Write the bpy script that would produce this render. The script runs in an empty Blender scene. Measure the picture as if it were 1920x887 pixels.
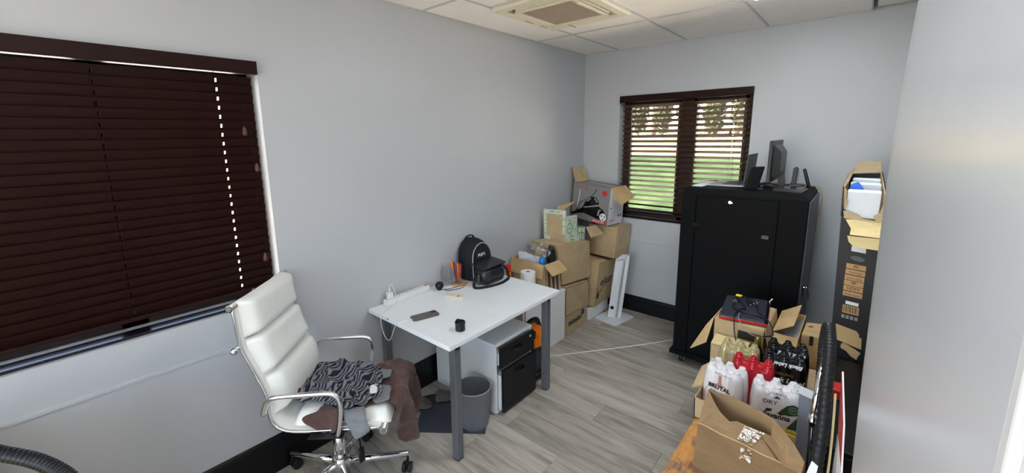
import bpy, bmesh, math, random
from mathutils import Vector, Matrix, noise
PI = math.pi
R = math.radians
SC = bpy.context.scene
COL = SC.collection
random.seed(7)

# ------------------------------------------------------------------ camera
cam_d = bpy.data.cameras.new('camera')
cam = bpy.data.objects.new('camera', cam_d); COL.objects.link(cam)
YAW, PITCH, ROLL = R(41.1257), R(10.129), R(0.80829)
F_PX, CX, CY, W_PX, H_PX = 775.61, 941.25, 394.03, 1920.0, 887.0
fw = Vector((-math.sin(YAW)*math.cos(PITCH), math.cos(YAW)*math.cos(PITCH), -math.sin(PITCH)))
rt = Vector((math.cos(YAW), math.sin(YAW), 0))
dn = fw.cross(rt)
r2 = math.cos(ROLL)*rt + math.sin(ROLL)*dn
d2 = fw.cross(r2)
M = Matrix((r2, -d2, -fw)).transposed().to_4x4()
M.translation = Vector((2.26970, -3.93887, 1.8))
cam.matrix_world = M
cam_d.sensor_fit = 'HORIZONTAL'
cam_d.sensor_width = 36.0
cam_d.lens = 36.0*F_PX/W_PX
cam_d.shift_x = (W_PX/2 - CX)/W_PX
cam_d.shift_y = (CY - H_PX/2)/W_PX
cam_d.clip_start = 0.02
SC.camera = cam

# ------------------------------------------------------------------ world, sun, exposure
world = bpy.data.worlds.new('sky'); SC.world = world
world.use_nodes = True
wn = world.node_tree.nodes; wl = world.node_tree.links
sky = wn.new('ShaderNodeTexSky'); sky.sky_type = 'NISHITA'
sky.sun_disc = False; sky.sun_elevation = R(50); sky.sun_rotation = R(238); sky.altitude = 200
wl.new(sky.outputs[0], wn['Background'].inputs[0])
wn['Background'].inputs[1].default_value = 0.42
sun_d = bpy.data.lights.new('sun', 'SUN'); sun = bpy.data.objects.new('sun', sun_d); COL.objects.link(sun)
sun_d.energy = 21.0; sun_d.angle = R(0.6); sun_d.color = (1.0, 0.92, 0.80)
sun.rotation_euler = Vector((0.52, 0.33, -0.79)).to_track_quat('-Z', 'Y').to_euler()
sun.location = (-8, -6, 12)
SC.view_settings.view_transform = 'Standard'
SC.view_settings.look = 'None'
SC.view_settings.exposure = 1.47
SC.view_settings.gamma = 1.0
SC.view_settings.use_curve_mapping = False
LED_STRENGTH = 4.6

# ------------------------------------------------------------------ materials
def lin(v):
    v /= 255.0
    return v/12.92 if v <= 0.04045 else ((v+0.055)/1.055)**2.4
def C3(r, g, b): return (lin(r), lin(g), lin(b), 1.0)
class NT:
    """small node-tree helper"""
    def __init__(s, name):
        s.m = bpy.data.materials.new(name); s.m.use_nodes = True
        s.t = s.m.node_tree; s.b = s.t.nodes['Principled BSDF']; s.out = s.t.nodes['Material Output']
    def n(s, typ, **kw):
        x = s.t.nodes.new(typ)
        for k, v in kw.items(): setattr(x, k, v)
        return x
    def l(s, a, b): s.t.links.new(a, b)
    def co(s, kind='Object', scale=(1, 1, 1), rot=(0, 0, 0)):
        tc = s.n('ShaderNodeTexCoord'); mp = s.n('ShaderNodeMapping')
        mp.inputs['Scale'].default_value = scale; mp.inputs['Rotation'].default_value = rot
        s.l(tc.outputs[kind], mp.inputs[0]); return mp.outputs[0]
    def noise(s, vec, scale, detail=3, rough=0.5, dist=0.0):
        x = s.n('ShaderNodeTexNoise'); x.inputs['Scale'].default_value = scale
        x.inputs['Detail'].default_value = detail; x.inputs['Roughness'].default_value = rough
        x.inputs['Distortion'].default_value = dist
        s.l(vec, x.inputs['Vector']); return x.outputs['Fac']
    def ramp(s, fac, stops):
        x = s.n('ShaderNodeValToRGB')
        while len(x.color_ramp.elements) < len(stops): x.color_ramp.elements.new(0.5)
        for e, (p, c) in zip(x.color_ramp.elements, stops): e.position = p; e.color = c
        s.l(fac, x.inputs[0]); return x.outputs[0]
    def mix(s, fac, a, b, typ='MIX'):
        x = s.n('ShaderNodeMix', data_type='RGBA', blend_type=typ)
        for sock, v in ((x.inputs[0], fac), (x.inputs[6], a), (x.inputs[7], b)):
            if hasattr(v, 'is_linked'): s.l(v, sock)
            else: sock.default_value = v
        return x.outputs[2]
    def math(s, op, a, b=0.0, c=0.0):
        x = s.n('ShaderNodeMath', operation=op)
        for sock, v in zip(x.inputs, (a, b, c)):
            if hasattr(v, 'is_linked'): s.l(v, sock)
            else: sock.default_value = v
        return x.outputs[0]
    def bump(s, fac, strength=0.2, dist=0.002):
        x = s.n('ShaderNodeBump'); x.inputs['Strength'].default_value = strength
        x.inputs['Distance'].default_value = dist
        s.l(fac, x.inputs['Height']); s.l(x.outputs[0], s.b.inputs['Normal'])
MATS = {}
def mat(name, col, rough=0.5, metal=0.0, var=0.08, vscale=6.0, bump=0.0, bscale=80.0, spec=0.5, coat=0.0,
        trans=0.0, ior=1.45, emit=0.0, sheen=0.0, stretch=(1, 1, 1), objvar=0.0, alpha=1.0):
    if name in MATS: return MATS[name]
    k = NT(name); b = k.b
    col = col if len(col) == 4 else (*col, 1)
    v = k.co('Object', stretch)
    f = k.noise(v, vscale, 4, 0.6)
    lo = tuple(x*(1-var) for x in col[:3])+(1,); hi = tuple(min(1, x*(1+var)) for x in col[:3])+(1,)
    cc = k.ramp(f, [(0.3, lo), (0.7, hi)])
    if objvar:
        oi = k.n('ShaderNodeObjectInfo'); hs = k.n('ShaderNodeHueSaturation')
        k.l(cc, hs.inputs['Color'])
        k.l(k.math('MULTIPLY_ADD', oi.outputs['Random'], objvar*2, 1-objvar), hs.inputs['Value'])
        cc = hs.outputs[0]
    k.l(cc, b.inputs['Base Color'])
    b.inputs['Roughness'].default_value = rough; b.inputs['Metallic'].default_value = metal
    b.inputs['Specular IOR Level'].default_value = spec; b.inputs['IOR'].default_value = ior
    b.inputs['Coat Weight'].default_value = coat; b.inputs['Coat Roughness'].default_value = 0.1
    b.inputs['Transmission Weight'].default_value = trans
    b.inputs['Sheen Weight'].default_value = sheen
    b.inputs['Alpha'].default_value = alpha
    if emit:
        k.l(cc, b.inputs['Emission Color']); b.inputs['Emission Strength'].default_value = emit
    if bump: k.bump(k.noise(v, bscale, 3), bump)
    MATS[name] = k.m
    return k.m

WALLC = C3(188, 190, 194)
def wall_mat():
    k = NT('wall_paint'); v = k.co('Object')
    f = k.noise(v, 1.3, 3)
    k.l(k.ramp(f, [(0.3, tuple(x*.965 for x in WALLC[:3])+(1,)), (0.7, WALLC)]), k.b.inputs['Base Color'])
    k.b.inputs['Roughness'].default_value = 0.42
    k.b.inputs['Specular IOR Level'].default_value = 0.45
    k.bump(k.noise(v, 160, 2), 0.06, 0.001)
    return k.m
M_WALL = wall_mat()
def floor_mat():
    k = NT('laminate_plank'); tc = k.n('ShaderNodeTexCoord'); oi = k.n('ShaderNodeObjectInfo')
    off = k.n('ShaderNodeCombineXYZ')
    k.l(k.math('MULTIPLY', oi.outputs['Random'], 37.0), off.inputs[0]); k.l(k.math('MULTIPLY', oi.outputs['Random'], 91.0), off.inputs[1])
    ad = k.n('ShaderNodeVectorMath', operation='ADD'); k.l(tc.outputs['Object'], ad.inputs[0]); k.l(off.outputs[0], ad.inputs[1])
    mp = k.n('ShaderNodeMapping'); mp.inputs['Scale'].default_value = (1.0, 9.0, 1); k.l(ad.outputs[0], mp.inputs[0])
    mp2 = k.n('ShaderNodeMapping'); mp2.inputs['Scale'].default_value = (2.2, 55.0, 1); k.l(ad.outputs[0], mp2.inputs[0])
    f1 = k.noise(mp.outputs[0], 1.9, 5, 0.62, 0.5); f2 = k.noise(mp2.outputs[0], 2.5, 3, 0.6, 0.3)
    f = k.math('ADD', k.math('MULTIPLY', f1, 0.72), k.math('MULTIPLY', f2, 0.28))
    c = k.ramp(f, [(0.27, C3(112, 103, 94)), (0.42, C3(156, 147, 136)), (0.55, C3(184, 176, 164)), (0.72, C3(204, 196, 182))])
    hs = k.n('ShaderNodeHueSaturation'); k.l(c, hs.inputs['Color'])
    k.l(k.math('MULTIPLY_ADD', oi.outputs['Random'], 0.24, 0.88), hs.inputs['Value'])
    k.l(hs.outputs[0], k.b.inputs['Base Color'])
    k.l(k.math('MULTIPLY_ADD', f2, 0.2, 0.33), k.b.inputs['Roughness'])
    k.bump(f, 0.12, 0.001)
    return k.m
def card_mat(name, r, g, b, stripe=0.0):
    if name in MATS: return MATS[name]
    k = NT(name); v = k.co('Object'); oi = k.n('ShaderNodeObjectInfo')
    base = C3(r, g, b)
    f = k.noise(v, 7, 5, 0.65); f2 = k.noise(k.co('Object', (4, 4, 120)), 3, 2)
    c = k.ramp(f, [(0.25, tuple(x*.82 for x in base[:3])+(1,)), (0.75, tuple(min(1, x*1.12) for x in base[:3])+(1,))])
    c = k.mix(0.12, c, k.ramp(f2, [(0.3, (0.1, .06, .03, 1)), (0.7, (.9, .8, .6, 1))]), 'OVERLAY')
    k.l(c, k.b.inputs['Base Color']); k.b.inputs['Roughness'].default_value = 0.78
    k.b.inputs['Specular IOR Level'].default_value = 0.25
    k.bump(f, 0.12, 0.003)
    MATS[name] = k.m
    return k.m
M_CARD = card_mat('cardboard', 196, 172, 136)
M_CARDD = card_mat('cardboard_grey_brown', 188, 166, 134)
M_CARDL = card_mat('cardboard_inside', 204, 174, 128)
M_CREAM = card_mat('cardboard_cream', 222, 202, 152)
M_KRAFT = card_mat('kraft_paper', 158, 130, 97)
M_KRAFT_SHADE = card_mat('kraft_front_shade', 138, 114, 84)  # same kraft paper, the shade on the bag's front painted in darker
M_WHITE = mat('white_laminate', C3(236, 238, 240), 0.34, var=0.02)
M_WHITEP = mat('white_plastic', C3(232, 232, 228), 0.35, var=0.03)
M_WMET = mat('white_powdercoat', C3(226, 228, 232), 0.35, var=0.02)
M_BLACK = mat('black_lacquer', C3(15, 15, 17), 0.42, spec=.35, var=0.15)
M_BLACKP = mat('black_plastic', C3(26, 26, 29), 0.38, var=0.15)
M_BLACKG = mat('black_gloss', C3(14, 14, 16), 0.14, var=0.1)
M_SKIRT = mat('black_skirting_paint', C3(13, 13, 15), 0.4, spec=.35, var=0.2, vscale=20)
M_RACK = mat('black_steel_rack', C3(8, 8, 10), 0.6, spec=.14, var=0.12, bump=0.03, bscale=300)
M_CHROME = mat('chrome', (0.78, 0.78, 0.79, 1), 0.07, 1.0, var=0.02)
M_STEEL = mat('grey_steel_leg', C3(112, 114, 118), 0.42, 0.35, var=0.04)
M_LEATH = mat('white_leather', C3(240, 240, 235), 0.42, var=0.03, bump=0.10, bscale=240)
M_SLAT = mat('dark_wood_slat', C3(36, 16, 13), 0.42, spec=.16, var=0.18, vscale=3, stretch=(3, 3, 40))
M_SLAT_DARK = M_SLAT
M_FRAME = mat('dark_window_frame', C3(36, 27, 26), 0.45, var=0.1)
M_TILE = mat('ceiling_tile_vinyl', C3(247, 243, 237), 0.75, var=0.02, bump=0.05, bscale=120)
M_GRID = mat('ceiling_grid', C3(205, 203, 199), 0.5, var=0.02)
M_CREAMP = mat('cream_plastic', C3(232, 224, 200), 0.4, var=0.02)
M_FILT = mat('air_filter_grille', C3(176, 160, 142), 0.7, var=0.06, bump=0.3, bscale=400)
M_DARK = mat('dark_gap', C3(18, 17, 17), 0.7, var=0.1)
M_ORANGE = mat('orange_plastic', C3(247, 128, 20), 0.35, var=0.04)
M_NAVY = mat('dark_grey_plastic', C3(54, 56, 66), 0.45, var=0.08)
M_MAT = mat('charcoal_carpet', C3(66, 69, 77), 0.95, var=0.3, vscale=160, bump=0.5, bscale=400)
M_BIN = mat('grey_bin_plastic', C3(112, 114, 120), 0.42, var=0.04)
M_RED = mat('red_print', C3(206, 44, 40), 0.5, var=0.04)
M_REDG = mat('red_gloss', C3(196, 40, 52), 0.2, var=0.05)
M_INK = mat('black_ink', C3(44, 36, 32), 0.7, var=0.2)
M_WINK = mat('white_ink', C3(236, 236, 236), 0.6, var=0.02)
M_TAPE = mat('clear_packing_tape', C3(186, 160, 122), 0.16, var=0.1, vscale=40, coat=0.5)
M_PAPER = mat('white_paper', C3(236, 236, 236), 0.7, var=0.02)
M_FOAM = mat('white_foam', C3(222, 226, 232), 0.75, var=0.04)
M_GREY = mat('grey_print', C3(150, 146, 144), 0.5, var=0.05)
M_DGREY = mat('dark_grey_print', C3(76, 74, 74), 0.5, var=0.08)
M_TAN = mat('tan_print', C3(190, 150, 104), 0.7, var=0.05)
M_NYLON = mat('black_nylon', C3(22, 22, 26), 0.8, var=0.25, vscale=60, bump=0.25, bscale=500)
M_PIPE = mat('grey_piping', C3(168, 168, 168), 0.45, var=0.05)
M_LIDB = mat('black_leatherette', C3(34, 34, 38), 0.3, var=0.15, bump=0.15, bscale=200)
M_BROWNF = mat('brown_jersey', C3(84, 60, 55), 0.95, var=0.15, vscale=30, sheen=0.2)
M_GREYF = mat('grey_rib_cotton', C3(122, 124, 128), 0.95, var=0.12, vscale=90)
M_SLIP = mat('grey_felt', C3(122, 118, 112), 0.95, var=0.2, vscale=40, bump=0.4, bscale=200)
M_SOLE = mat('dark_sole', C3(60, 58, 56), 0.9, var=0.2)
def glass(name, col=(1, 1, 1, 1), rough=0.0, ior=1.45):
    k = NT(name); f = k.noise(k.co('Object'), 3)
    k.l(k.ramp(f, [(0, col), (1, tuple(x*.98 for x in col[:3])+(1,))]), k.b.inputs['Base Color'])
    k.b.inputs['Transmission Weight'].default_value = 1.0
    k.b.inputs['Roughness'].default_value = rough; k.b.inputs['IOR'].default_value = ior
    return k.m
def pane_mat():
    k = NT('window_glass'); t = k.n('ShaderNodeBsdfTransparent'); g = k.n('ShaderNodeBsdfGlossy')
    g.inputs['Roughness'].default_value = 0.02; mx = k.n('ShaderNodeMixShader')
    fr = k.n('ShaderNodeFresnel'); fr.inputs['IOR'].default_value = 1.45
    k.l(fr.outputs[0], mx.inputs[0]); k.l(t.outputs[0], mx.inputs[1]); k.l(g.outputs[0], mx.inputs[2])
    k.l(mx.outputs[0], k.out.inputs['Surface']); return k.m
M_PANE = pane_mat()
def thin_glass():
    k = NT('jar_glass'); t = k.n('ShaderNodeBsdfTransparent'); g = k.n('ShaderNodeBsdfGlossy'); t.inputs[0].default_value = (.985, .99, .988, 1)
    g.inputs['Roughness'].default_value = 0.04; mx = k.n('ShaderNodeMixShader')
    lw = k.n('ShaderNodeLayerWeight'); lw.inputs['Blend'].default_value = .28
    k.l(k.math('MULTIPLY', lw.outputs['Facing'], .55), mx.inputs[0]); k.l(t.outputs[0], mx.inputs[1]); k.l(g.outputs[0], mx.inputs[2])
    k.l(mx.outputs[0], k.out.inputs['Surface']); return k.m
M_JAR = thin_glass()
def film_mat(name='clear_film', tint=(1, 1, 1, 1), amt=0.22):
    k = NT(name); t = k.n('ShaderNodeBsdfTransparent'); g = k.n('ShaderNodeBsdfGlossy')
    t.inputs[0].default_value = tint
    g.inputs['Roughness'].default_value = 0.12; mx = k.n('ShaderNodeMixShader')
    f = k.noise(k.co('Object'), 45, 3)
    k.l(k.math('MULTIPLY', f, amt*2), mx.inputs[0]); k.l(t.outputs[0], mx.inputs[1]); k.l(g.outputs[0], mx.inputs[2])
    k.l(mx.outputs[0], k.out.inputs['Surface']); k.bump(f, 0.8, 0.01)
    k.t.links.new(k.t.nodes['Bump'].outputs[0], g.inputs['Normal']); return k.m
M_FILM = film_mat()

# ------------------------------------------------------------------ mesh helpers
def V(*a): return Vector(a if len(a) > 1 else a[0])
def hexa(bm, b, t):
    vs = [bm.verts.new(V(p)) for p in list(b)+list(t)]
    fs = [bm.faces.new([vs[i] for i in q]) for q in ((3, 2, 1, 0), (4, 5, 6, 7), (0, 1, 5, 4), (1, 2, 6, 5), (2, 3, 7, 6), (3, 0, 4, 7))]
    return vs, fs
def box(bm, x0, x1, y0, y1, z0, z1, bev=0.0, seg=2):
    b = bm if not bev else bmesh.new()
    hexa(b, ((x0, y0, z0), (x1, y0, z0), (x1, y1, z0), (x0, y1, z0)), ((x0, y0, z1), (x1, y0, z1), (x1, y1, z1), (x0, y1, z1)))
    if bev:
        bmesh.ops.bevel(b, geom=b.edges[:], offset=bev, segments=seg, affect='EDGES', profile=0.5)
        merge(bm, b)
def merge(bm, b, mtx=None):
    if mtx is not None: bmesh.ops.transform(b, matrix=mtx, verts=b.verts[:])
    me = bpy.data.meshes.new('tmp'); b.to_mesh(me); b.free(); bm.from_mesh(me); bpy.data.meshes.remove(me)
def hexb(bm, b, t, bev=0.004, seg=2):
    k = bmesh.new(); hexa(k, b, t)
    bmesh.ops.bevel(k, geom=k.edges[:], offset=bev, segments=seg, affect='EDGES'); merge(bm, k)
def slab(bm, pts, th=0.004, both=True):
    """polygon given by its points, thickened along its normal"""
    pts = [V(p) for p in pts]
    n = Vector()
    for i in range(len(pts)): n += (pts[i]-pts[0]).cross(pts[(i+1) % len(pts)]-pts[0])
    n.normalize()
    o = n*(th/2 if both else 0); o2 = n*(th/2 if both else th)
    a = [bm.verts.new(p-o) for p in pts]; c = [bm.verts.new(p+o2) for p in pts]
    bm.faces.new(a[::-1]); bm.faces.new(c)
    m = len(pts)
    for i in range(m):
        j = (i+1) % m
        bm.faces.new((a[i], a[j], c[j], c[i]))
def smooth_path(pts, n=8, closed=False):
    pts = [V(p) for p in pts]; out = []
    m = len(pts)
    for i in range(m-1 if not closed else m):
        g = lambda k: pts[k % m] if closed else pts[max(0, min(m-1, k))]
        p0, p1, p2, p3 = g(i-1), g(i), g(i+1), g(i+2)
        for s in range(n):
            t = s/n
            out.append(0.5*((2*p1)+(-p0+p2)*t+(2*p0-5*p1+4*p2-p3)*t*t+(-p0+3*p1-3*p2+p3)*t**3))
    if not closed: out.append(pts[-1])
    return out
def tube(bm, pts, r, n=10, closed=False, cap=True, rib=None, flat=None):
    """round tube along pts; r may be a function of index; rib=(every,amount)"""
    pts = [V(p) for p in pts]; rings = []
    up = None
    m = len(pts)
    for i, p in enumerate(pts):
        a = pts[(i-1) % m] if (closed or i) else p
        b = pts[(i+1) % m] if (closed or i < m-1) else p
        t = (b-a).normalized()
        if up is None:
            up = Vector((0, 0, 1)) if abs(t.z) < 0.9 else Vector((1, 0, 0))
        s = t.cross(up).normalized(); up = s.cross(t).normalized()
        rr = r(i) if callable(r) else r
        ring = []
        for k in range(n):
            an = 2*PI*k/n
            ra, rb = (rr, rr) if flat is None else flat
            ring.append(bm.verts.new(p+s*(math.cos(an)*ra)+up*(math.sin(an)*rb)))
        rings.append(ring)
    for i in range(m if closed else m-1):
        A, B = rings[i], rings[(i+1) % m]
        for k in range(n):
            f = bm.faces.new((A[k], A[(k+1) % n], B[(k+1) % n], B[k])); f.smooth = True
    if cap and not closed:
        bm.faces.new(rings[0][::-1]); bm.faces.new(rings[-1])
def lathe(bm, prof, c=(0, 0, 0), n=32, cap0=True, cap1=True, mod=None, mtx=None):
    """profile [(r,z)] revolved about z through c"""
    c = V(c); rings = []
    for (r, z) in prof:
        ring = []
        for k in range(n):
            a = 2*PI*k/n; rr = r*(mod(a, z) if mod else 1)
            p = Vector((rr*math.cos(a), rr*math.sin(a), z))
            ring.append(bm.verts.new((mtx @ p if mtx is not None else p)+c))
        rings.append(ring)
    for A, B in zip(rings, rings[1:]):
        for k in range(n):
            f = bm.faces.new((A[k], A[(k+1) % n], B[(k+1) % n], B[k])); f.smooth = True
    if cap0: bm.faces.new(rings[0][::-1])
    if cap1: bm.faces.new(rings[-1])
def rot_to(d):
    return V(d).to_track_quat('Z', 'Y').to_matrix().to_4x4()
def cyl(bm, a, b, r, n=24, r2=None):
    a, b = V(a), V(b); d = b-a
    lathe(bm, [(r, 0), (r2 if r2 is not None else r, d.length)], a, n, mtx=rot_to(d).to_3x3())
def sphere(bm, c, r, sx=1, sy=1, sz=1, u=24, v=16):
    k = bmesh.new(); bmesh.ops.create_uvsphere(k, u_segments=u, v_segments=v, radius=r)
    for f in k.faces: f.smooth = True
    merge(bm, k, Matrix.Translation(V(c)) @ Matrix.Diagonal((sx, sy, sz, 1)))
def rrect(hx, hy, r, n=6):
    out = []
    for (cx, cy, a0) in ((hx-r, hy-r, 0), (-hx+r, hy-r, 90), (-hx+r, -hy+r, 180), (hx-r, -hy+r, 270)):
        for k in range(n+1):
            a = R(a0+90*k/n); out.append((cx+r*math.cos(a), cy+r*math.sin(a)))
    return out

def obj(name, bm, m, parent=None, smooth=None, bevel=0.0):
    """link a bmesh as one mesh object, its origin at its own middle"""
    me = bpy.data.meshes.new(name)
    bmesh.ops.recalc_face_normals(bm, faces=bm.faces[:])
    lo = Vector((1e9,)*3); hi = -lo
    for v in bm.verts:
        for i in range(3): lo[i] = min(lo[i], v.co[i]); hi[i] = max(hi[i], v.co[i])
    c = (lo+hi)/2
    bmesh.ops.translate(bm, vec=-c, verts=bm.verts[:])
    if smooth is not None:
        for f in bm.faces: f.smooth = True
    bm.to_mesh(me); bm.free()
    if smooth is not None: me.set_sharp_from_angle(angle=R(smooth))
    o = bpy.data.objects.new(name, me); COL.objects.link(o)
    me.materials.append(m)
    o.location = c
    if parent is not None: adopt(o, parent)
    if bevel:
        b = o.modifiers.new('bevel', 'BEVEL'); b.width = bevel; b.segments = 2; b.limit_method = 'ANGLE'
    return o
def wm(o):
    """world matrix without a depsgraph update"""
    m = Matrix.LocRotScale(o.location, o.rotation_euler, o.scale)
    return wm(o.parent) @ o.matrix_parent_inverse @ m if o.parent else m
def adopt(o, p):
    o.parent = p; o.matrix_parent_inverse = wm(p).inverted()
def tag(o, label=None, cat=None, group=None, kind=None):
    if label: o['label'] = label
    if cat: o['category'] = cat
    if group: o['group'] = group
    if kind: o['kind'] = kind
    return o
def thing(name, loc, label, cat, group=None):
    o = bpy.data.objects.new(name, None); COL.objects.link(o); o.location = V(loc); o.empty_display_size = 0.05
    return tag(o, label, cat, group)
def struct(name, bm, m, label=None, parent=None, smooth=None):
    o = obj(name, bm, m, parent, smooth)
    if parent is None: tag(o, label, kind='structure')
    return o
def text(name, s, size, loc, xd, yd, m, parent, ext=0.0004, shear=0.0, align='LEFT', sx=1.0, bold=0.0, label=None):
    """flat lettering standing 0.4 mm proud of its face"""
    cu = bpy.data.curves.new(name, 'FONT'); cu.body = s; cu.size = size; cu.extrude = ext; cu.shear = shear
    cu.align_x = align; cu.offset = bold; cu.resolution_u = 3
    t = bpy.data.objects.new('tmp_text', cu); COL.objects.link(t)
    dg = bpy.context.evaluated_depsgraph_get()
    me = bpy.data.meshes.new_from_object(t.evaluated_get(dg)); bpy.data.objects.remove(t); bpy.data.curves.remove(cu)
    xd = V(xd).normalized(); yd = V(yd); yd = (yd-xd*yd.dot(xd)).normalized(); zd = xd.cross(yd)
    mt = Matrix((xd*sx, yd, zd)).transposed().to_4x4(); mt.translation = V(loc)
    bm = bmesh.new(); bm.from_mesh(me); bpy.data.meshes.remove(me)
    bmesh.ops.transform(bm, matrix=mt, verts=bm.verts[:])
    o = obj(name, bm, m, parent)
    if label: o['label'] = label
    return o
def part(name, fn, m, parent, smooth=None, label=None, bevel=0.0):
    bm = bmesh.new(); fn(bm); o = obj(name, bm, m, parent, smooth, bevel)
    if label: o['label'] = label
    return o
def B(fn):
    bm = bmesh.new(); fn(bm); return bm
def lerp(a, b, t): return V(a)*(1-t)+V(b)*t
def quadpt(q, s, t):
    """point in quad q (4 corners, ccw from lower-left) at s along, t up"""
    return lerp(lerp(q[0], q[1], s), lerp(q[3], q[2], s), t)
def on_quad(q, s0, s1, t0, t1, off=0.001):
    p = [quadpt(q, s0, t0), quadpt(q, s1, t0), quadpt(q, s1, t1), quadpt(q, s0, t1)]
    n = (p[1]-p[0]).cross(p[3]-p[0]).normalized()
    return [x+n*off for x in p]

# ================================================================== THE ROOM
XR, YF, CE = 2.45, -5.1, 2.607
T_W = 0.22
W1 = (-4.85, -3.135, 0.965, 2.165)      # left window opening: y0 y1 z0 z1
W2 = (0.395, 1.545, 0.965, 2.165)       # back window opening: x0 x1 z0 z1
def wall_left(bm):
    for (a, b, c, d) in ((YF, W1[0], 0, CE+.22), (W1[1], 0.0, 0, CE+.22), (W1[0], W1[1], 0, W1[2]), (W1[0], W1[1], W1[3], CE+.22)):
        box(bm, -T_W, 0, a, b, c, d)
def wall_back(bm):
    for (a, b, c, d) in ((-T_W, W2[0], 0, CE+.22), (W2[1], XR+.1, 0, CE+.22), (W2[0], W2[1], 0, W2[2]), (W2[0], W2[1], W2[3], CE+.22)):
        box(bm, a, b, 0, T_W, c, d)
struct('wall_left', B(wall_left), M_WALL, 'grey painted wall with the large window on the left')
struct('wall_back', B(wall_back), M_WALL, 'grey painted wall with the small window at the back')
struct('wall_right', B(lambda bm: box(bm, XR, XR+.12, YF, 0, 0, CE+.22)), M_WALL, 'grey painted wall behind the tall black carton')
def wall_front(bm):
    for (a, b, c, d) in ((-T_W, DW[0], 0, CE+.22), (DW[1], XR+.12, 0, CE+.22), (DW[0], DW[1], DW[2], CE+.22)): box(bm, a, b, YF-.12, YF, c, d)
DW = (.30, 2.35, 2.35)      # wide unseen doorway, added behind the viewer to let daylight in
struct('wall_front', B(wall_front), M_WALL, 'grey painted wall behind the viewer')

# floor of laminate planks
floor = struct('floor', B(lambda bm: box(bm, -T_W, XR+.1, YF-.1, T_W, -0.06, -0.008)), M_DARK, 'grey brown wood laminate floor')
M_FLOOR = floor_mat()
PW, PL = 0.1975, 1.285
plank_me = {}
def plank(x0, x1, y0, y1):
    key = (round(x1-x0, 3), round(y1-y0, 3))
    if key not in plank_me:
        o = obj('plank', B(lambda bm: box(bm, x0+.0006, x1-.0006, y0+.0006, y1-.0006, -.008, 0, .0012, 1)), M_FLOOR, floor)
        plank_me[key] = o.data
    else:
        o = bpy.data.objects.new('plank', plank_me[key]); COL.objects.link(o)
        o.location = ((x0+x1)/2, (y0+y1)/2, -.004); adopt(o, floor)
row = 0
y1 = -0.006
offs = [1.16, 0.79, 0.15, 0.52, 0.9, 1.2, 0.33, 1.526-1.285, 0.68, 1.13, 0.29, 0.74, 1.05, 0.4]
y = -0.597
rows = [y+PW*k for k in range(3, -24, -1)]
for i, ya in enumerate(rows):
    yb = min(ya+PW, 0); ya = max(ya, YF)
    if yb-ya < 0.02: continue
    if -1.4 < (ya+yb)/2 < -1.27: o0 = 1.526-PL
    elif -2.30 < (ya+yb)/2 < -2.09: o0 = 1.132
    elif -0.80 < (ya+yb)/2 < -0.60: o0 = 1.16
    elif -0.99 < (ya+yb)/2 < -0.79: o0 = 0.79
    elif -2.49 < (ya+yb)/2 < -2.30: o0 = 0.675
    else: o0 = offs[i % len(offs)]
    x = o0-PL
    while x > 0: x -= PL
    while x < XR:
        a, b = max(x, 0), min(x+PL, XR)
        if b-a > 0.02: plank(a, b, ya, yb)
        x += PL

# skirtings
def skirt(bm, a, b, h, axis):
    prof = [(0, 0), (.017, 0), (.017, h-.022), (.013, h-.008), (.006, h), (0, h)]
    vs = []
    for t in (a, b):
        vs.append([bm.verts.new((d, t, z) if axis == 'y' else (t, -d, z)) for d, z in prof])
    n = len(prof)
    for i in range(n): bm.faces.new((vs[0][i], vs[0][(i+1) % n], vs[1][(i+1) % n], vs[1][i]))
    bm.faces.new(vs[0][::-1]); bm.faces.new(vs[1])
struct('baseboard_left', B(lambda bm: skirt(bm, YF, -.02, .208, 'y')), M_SKIRT, 'tall black skirting board along the left wall')
struct('baseboard_back', B(lambda bm: skirt(bm, .02, XR, .163, 'x')), M_SKIRT, 'tall black skirting board along the back wall')
# plaster ridges under the windows
def ridge(bm, axis, a, b, z):
    if axis == 'y': hexb(bm, ((-.01, a, z-.016), (.006, a, z-.012), (.006, b, z-.012), (-.01, b, z-.016)), ((-.01, a, z+.016), (.006, a, z+.006), (.006, b, z+.006), (-.01, b, z+.016)), .003)
    else: hexb(bm, ((a, -.006, z-.012), (b, -.006, z-.012), (b, .01, z-.016), (a, .01, z-.016)), ((a, -.006, z+.006), (b, -.006, z+.006), (b, .01, z+.016), (a, .01, z+.016)), .003)
struct('trim_1', B(lambda bm: ridge(bm, 'y', -4.9, -3.25, .785)), M_WALL, 'plaster ridge along the wall under the large window')
struct('trim_2', B(lambda bm: ridge(bm, 'x', .45, 1.5, .748)), M_WALL, 'plaster ridge along the wall under the small window')

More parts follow.
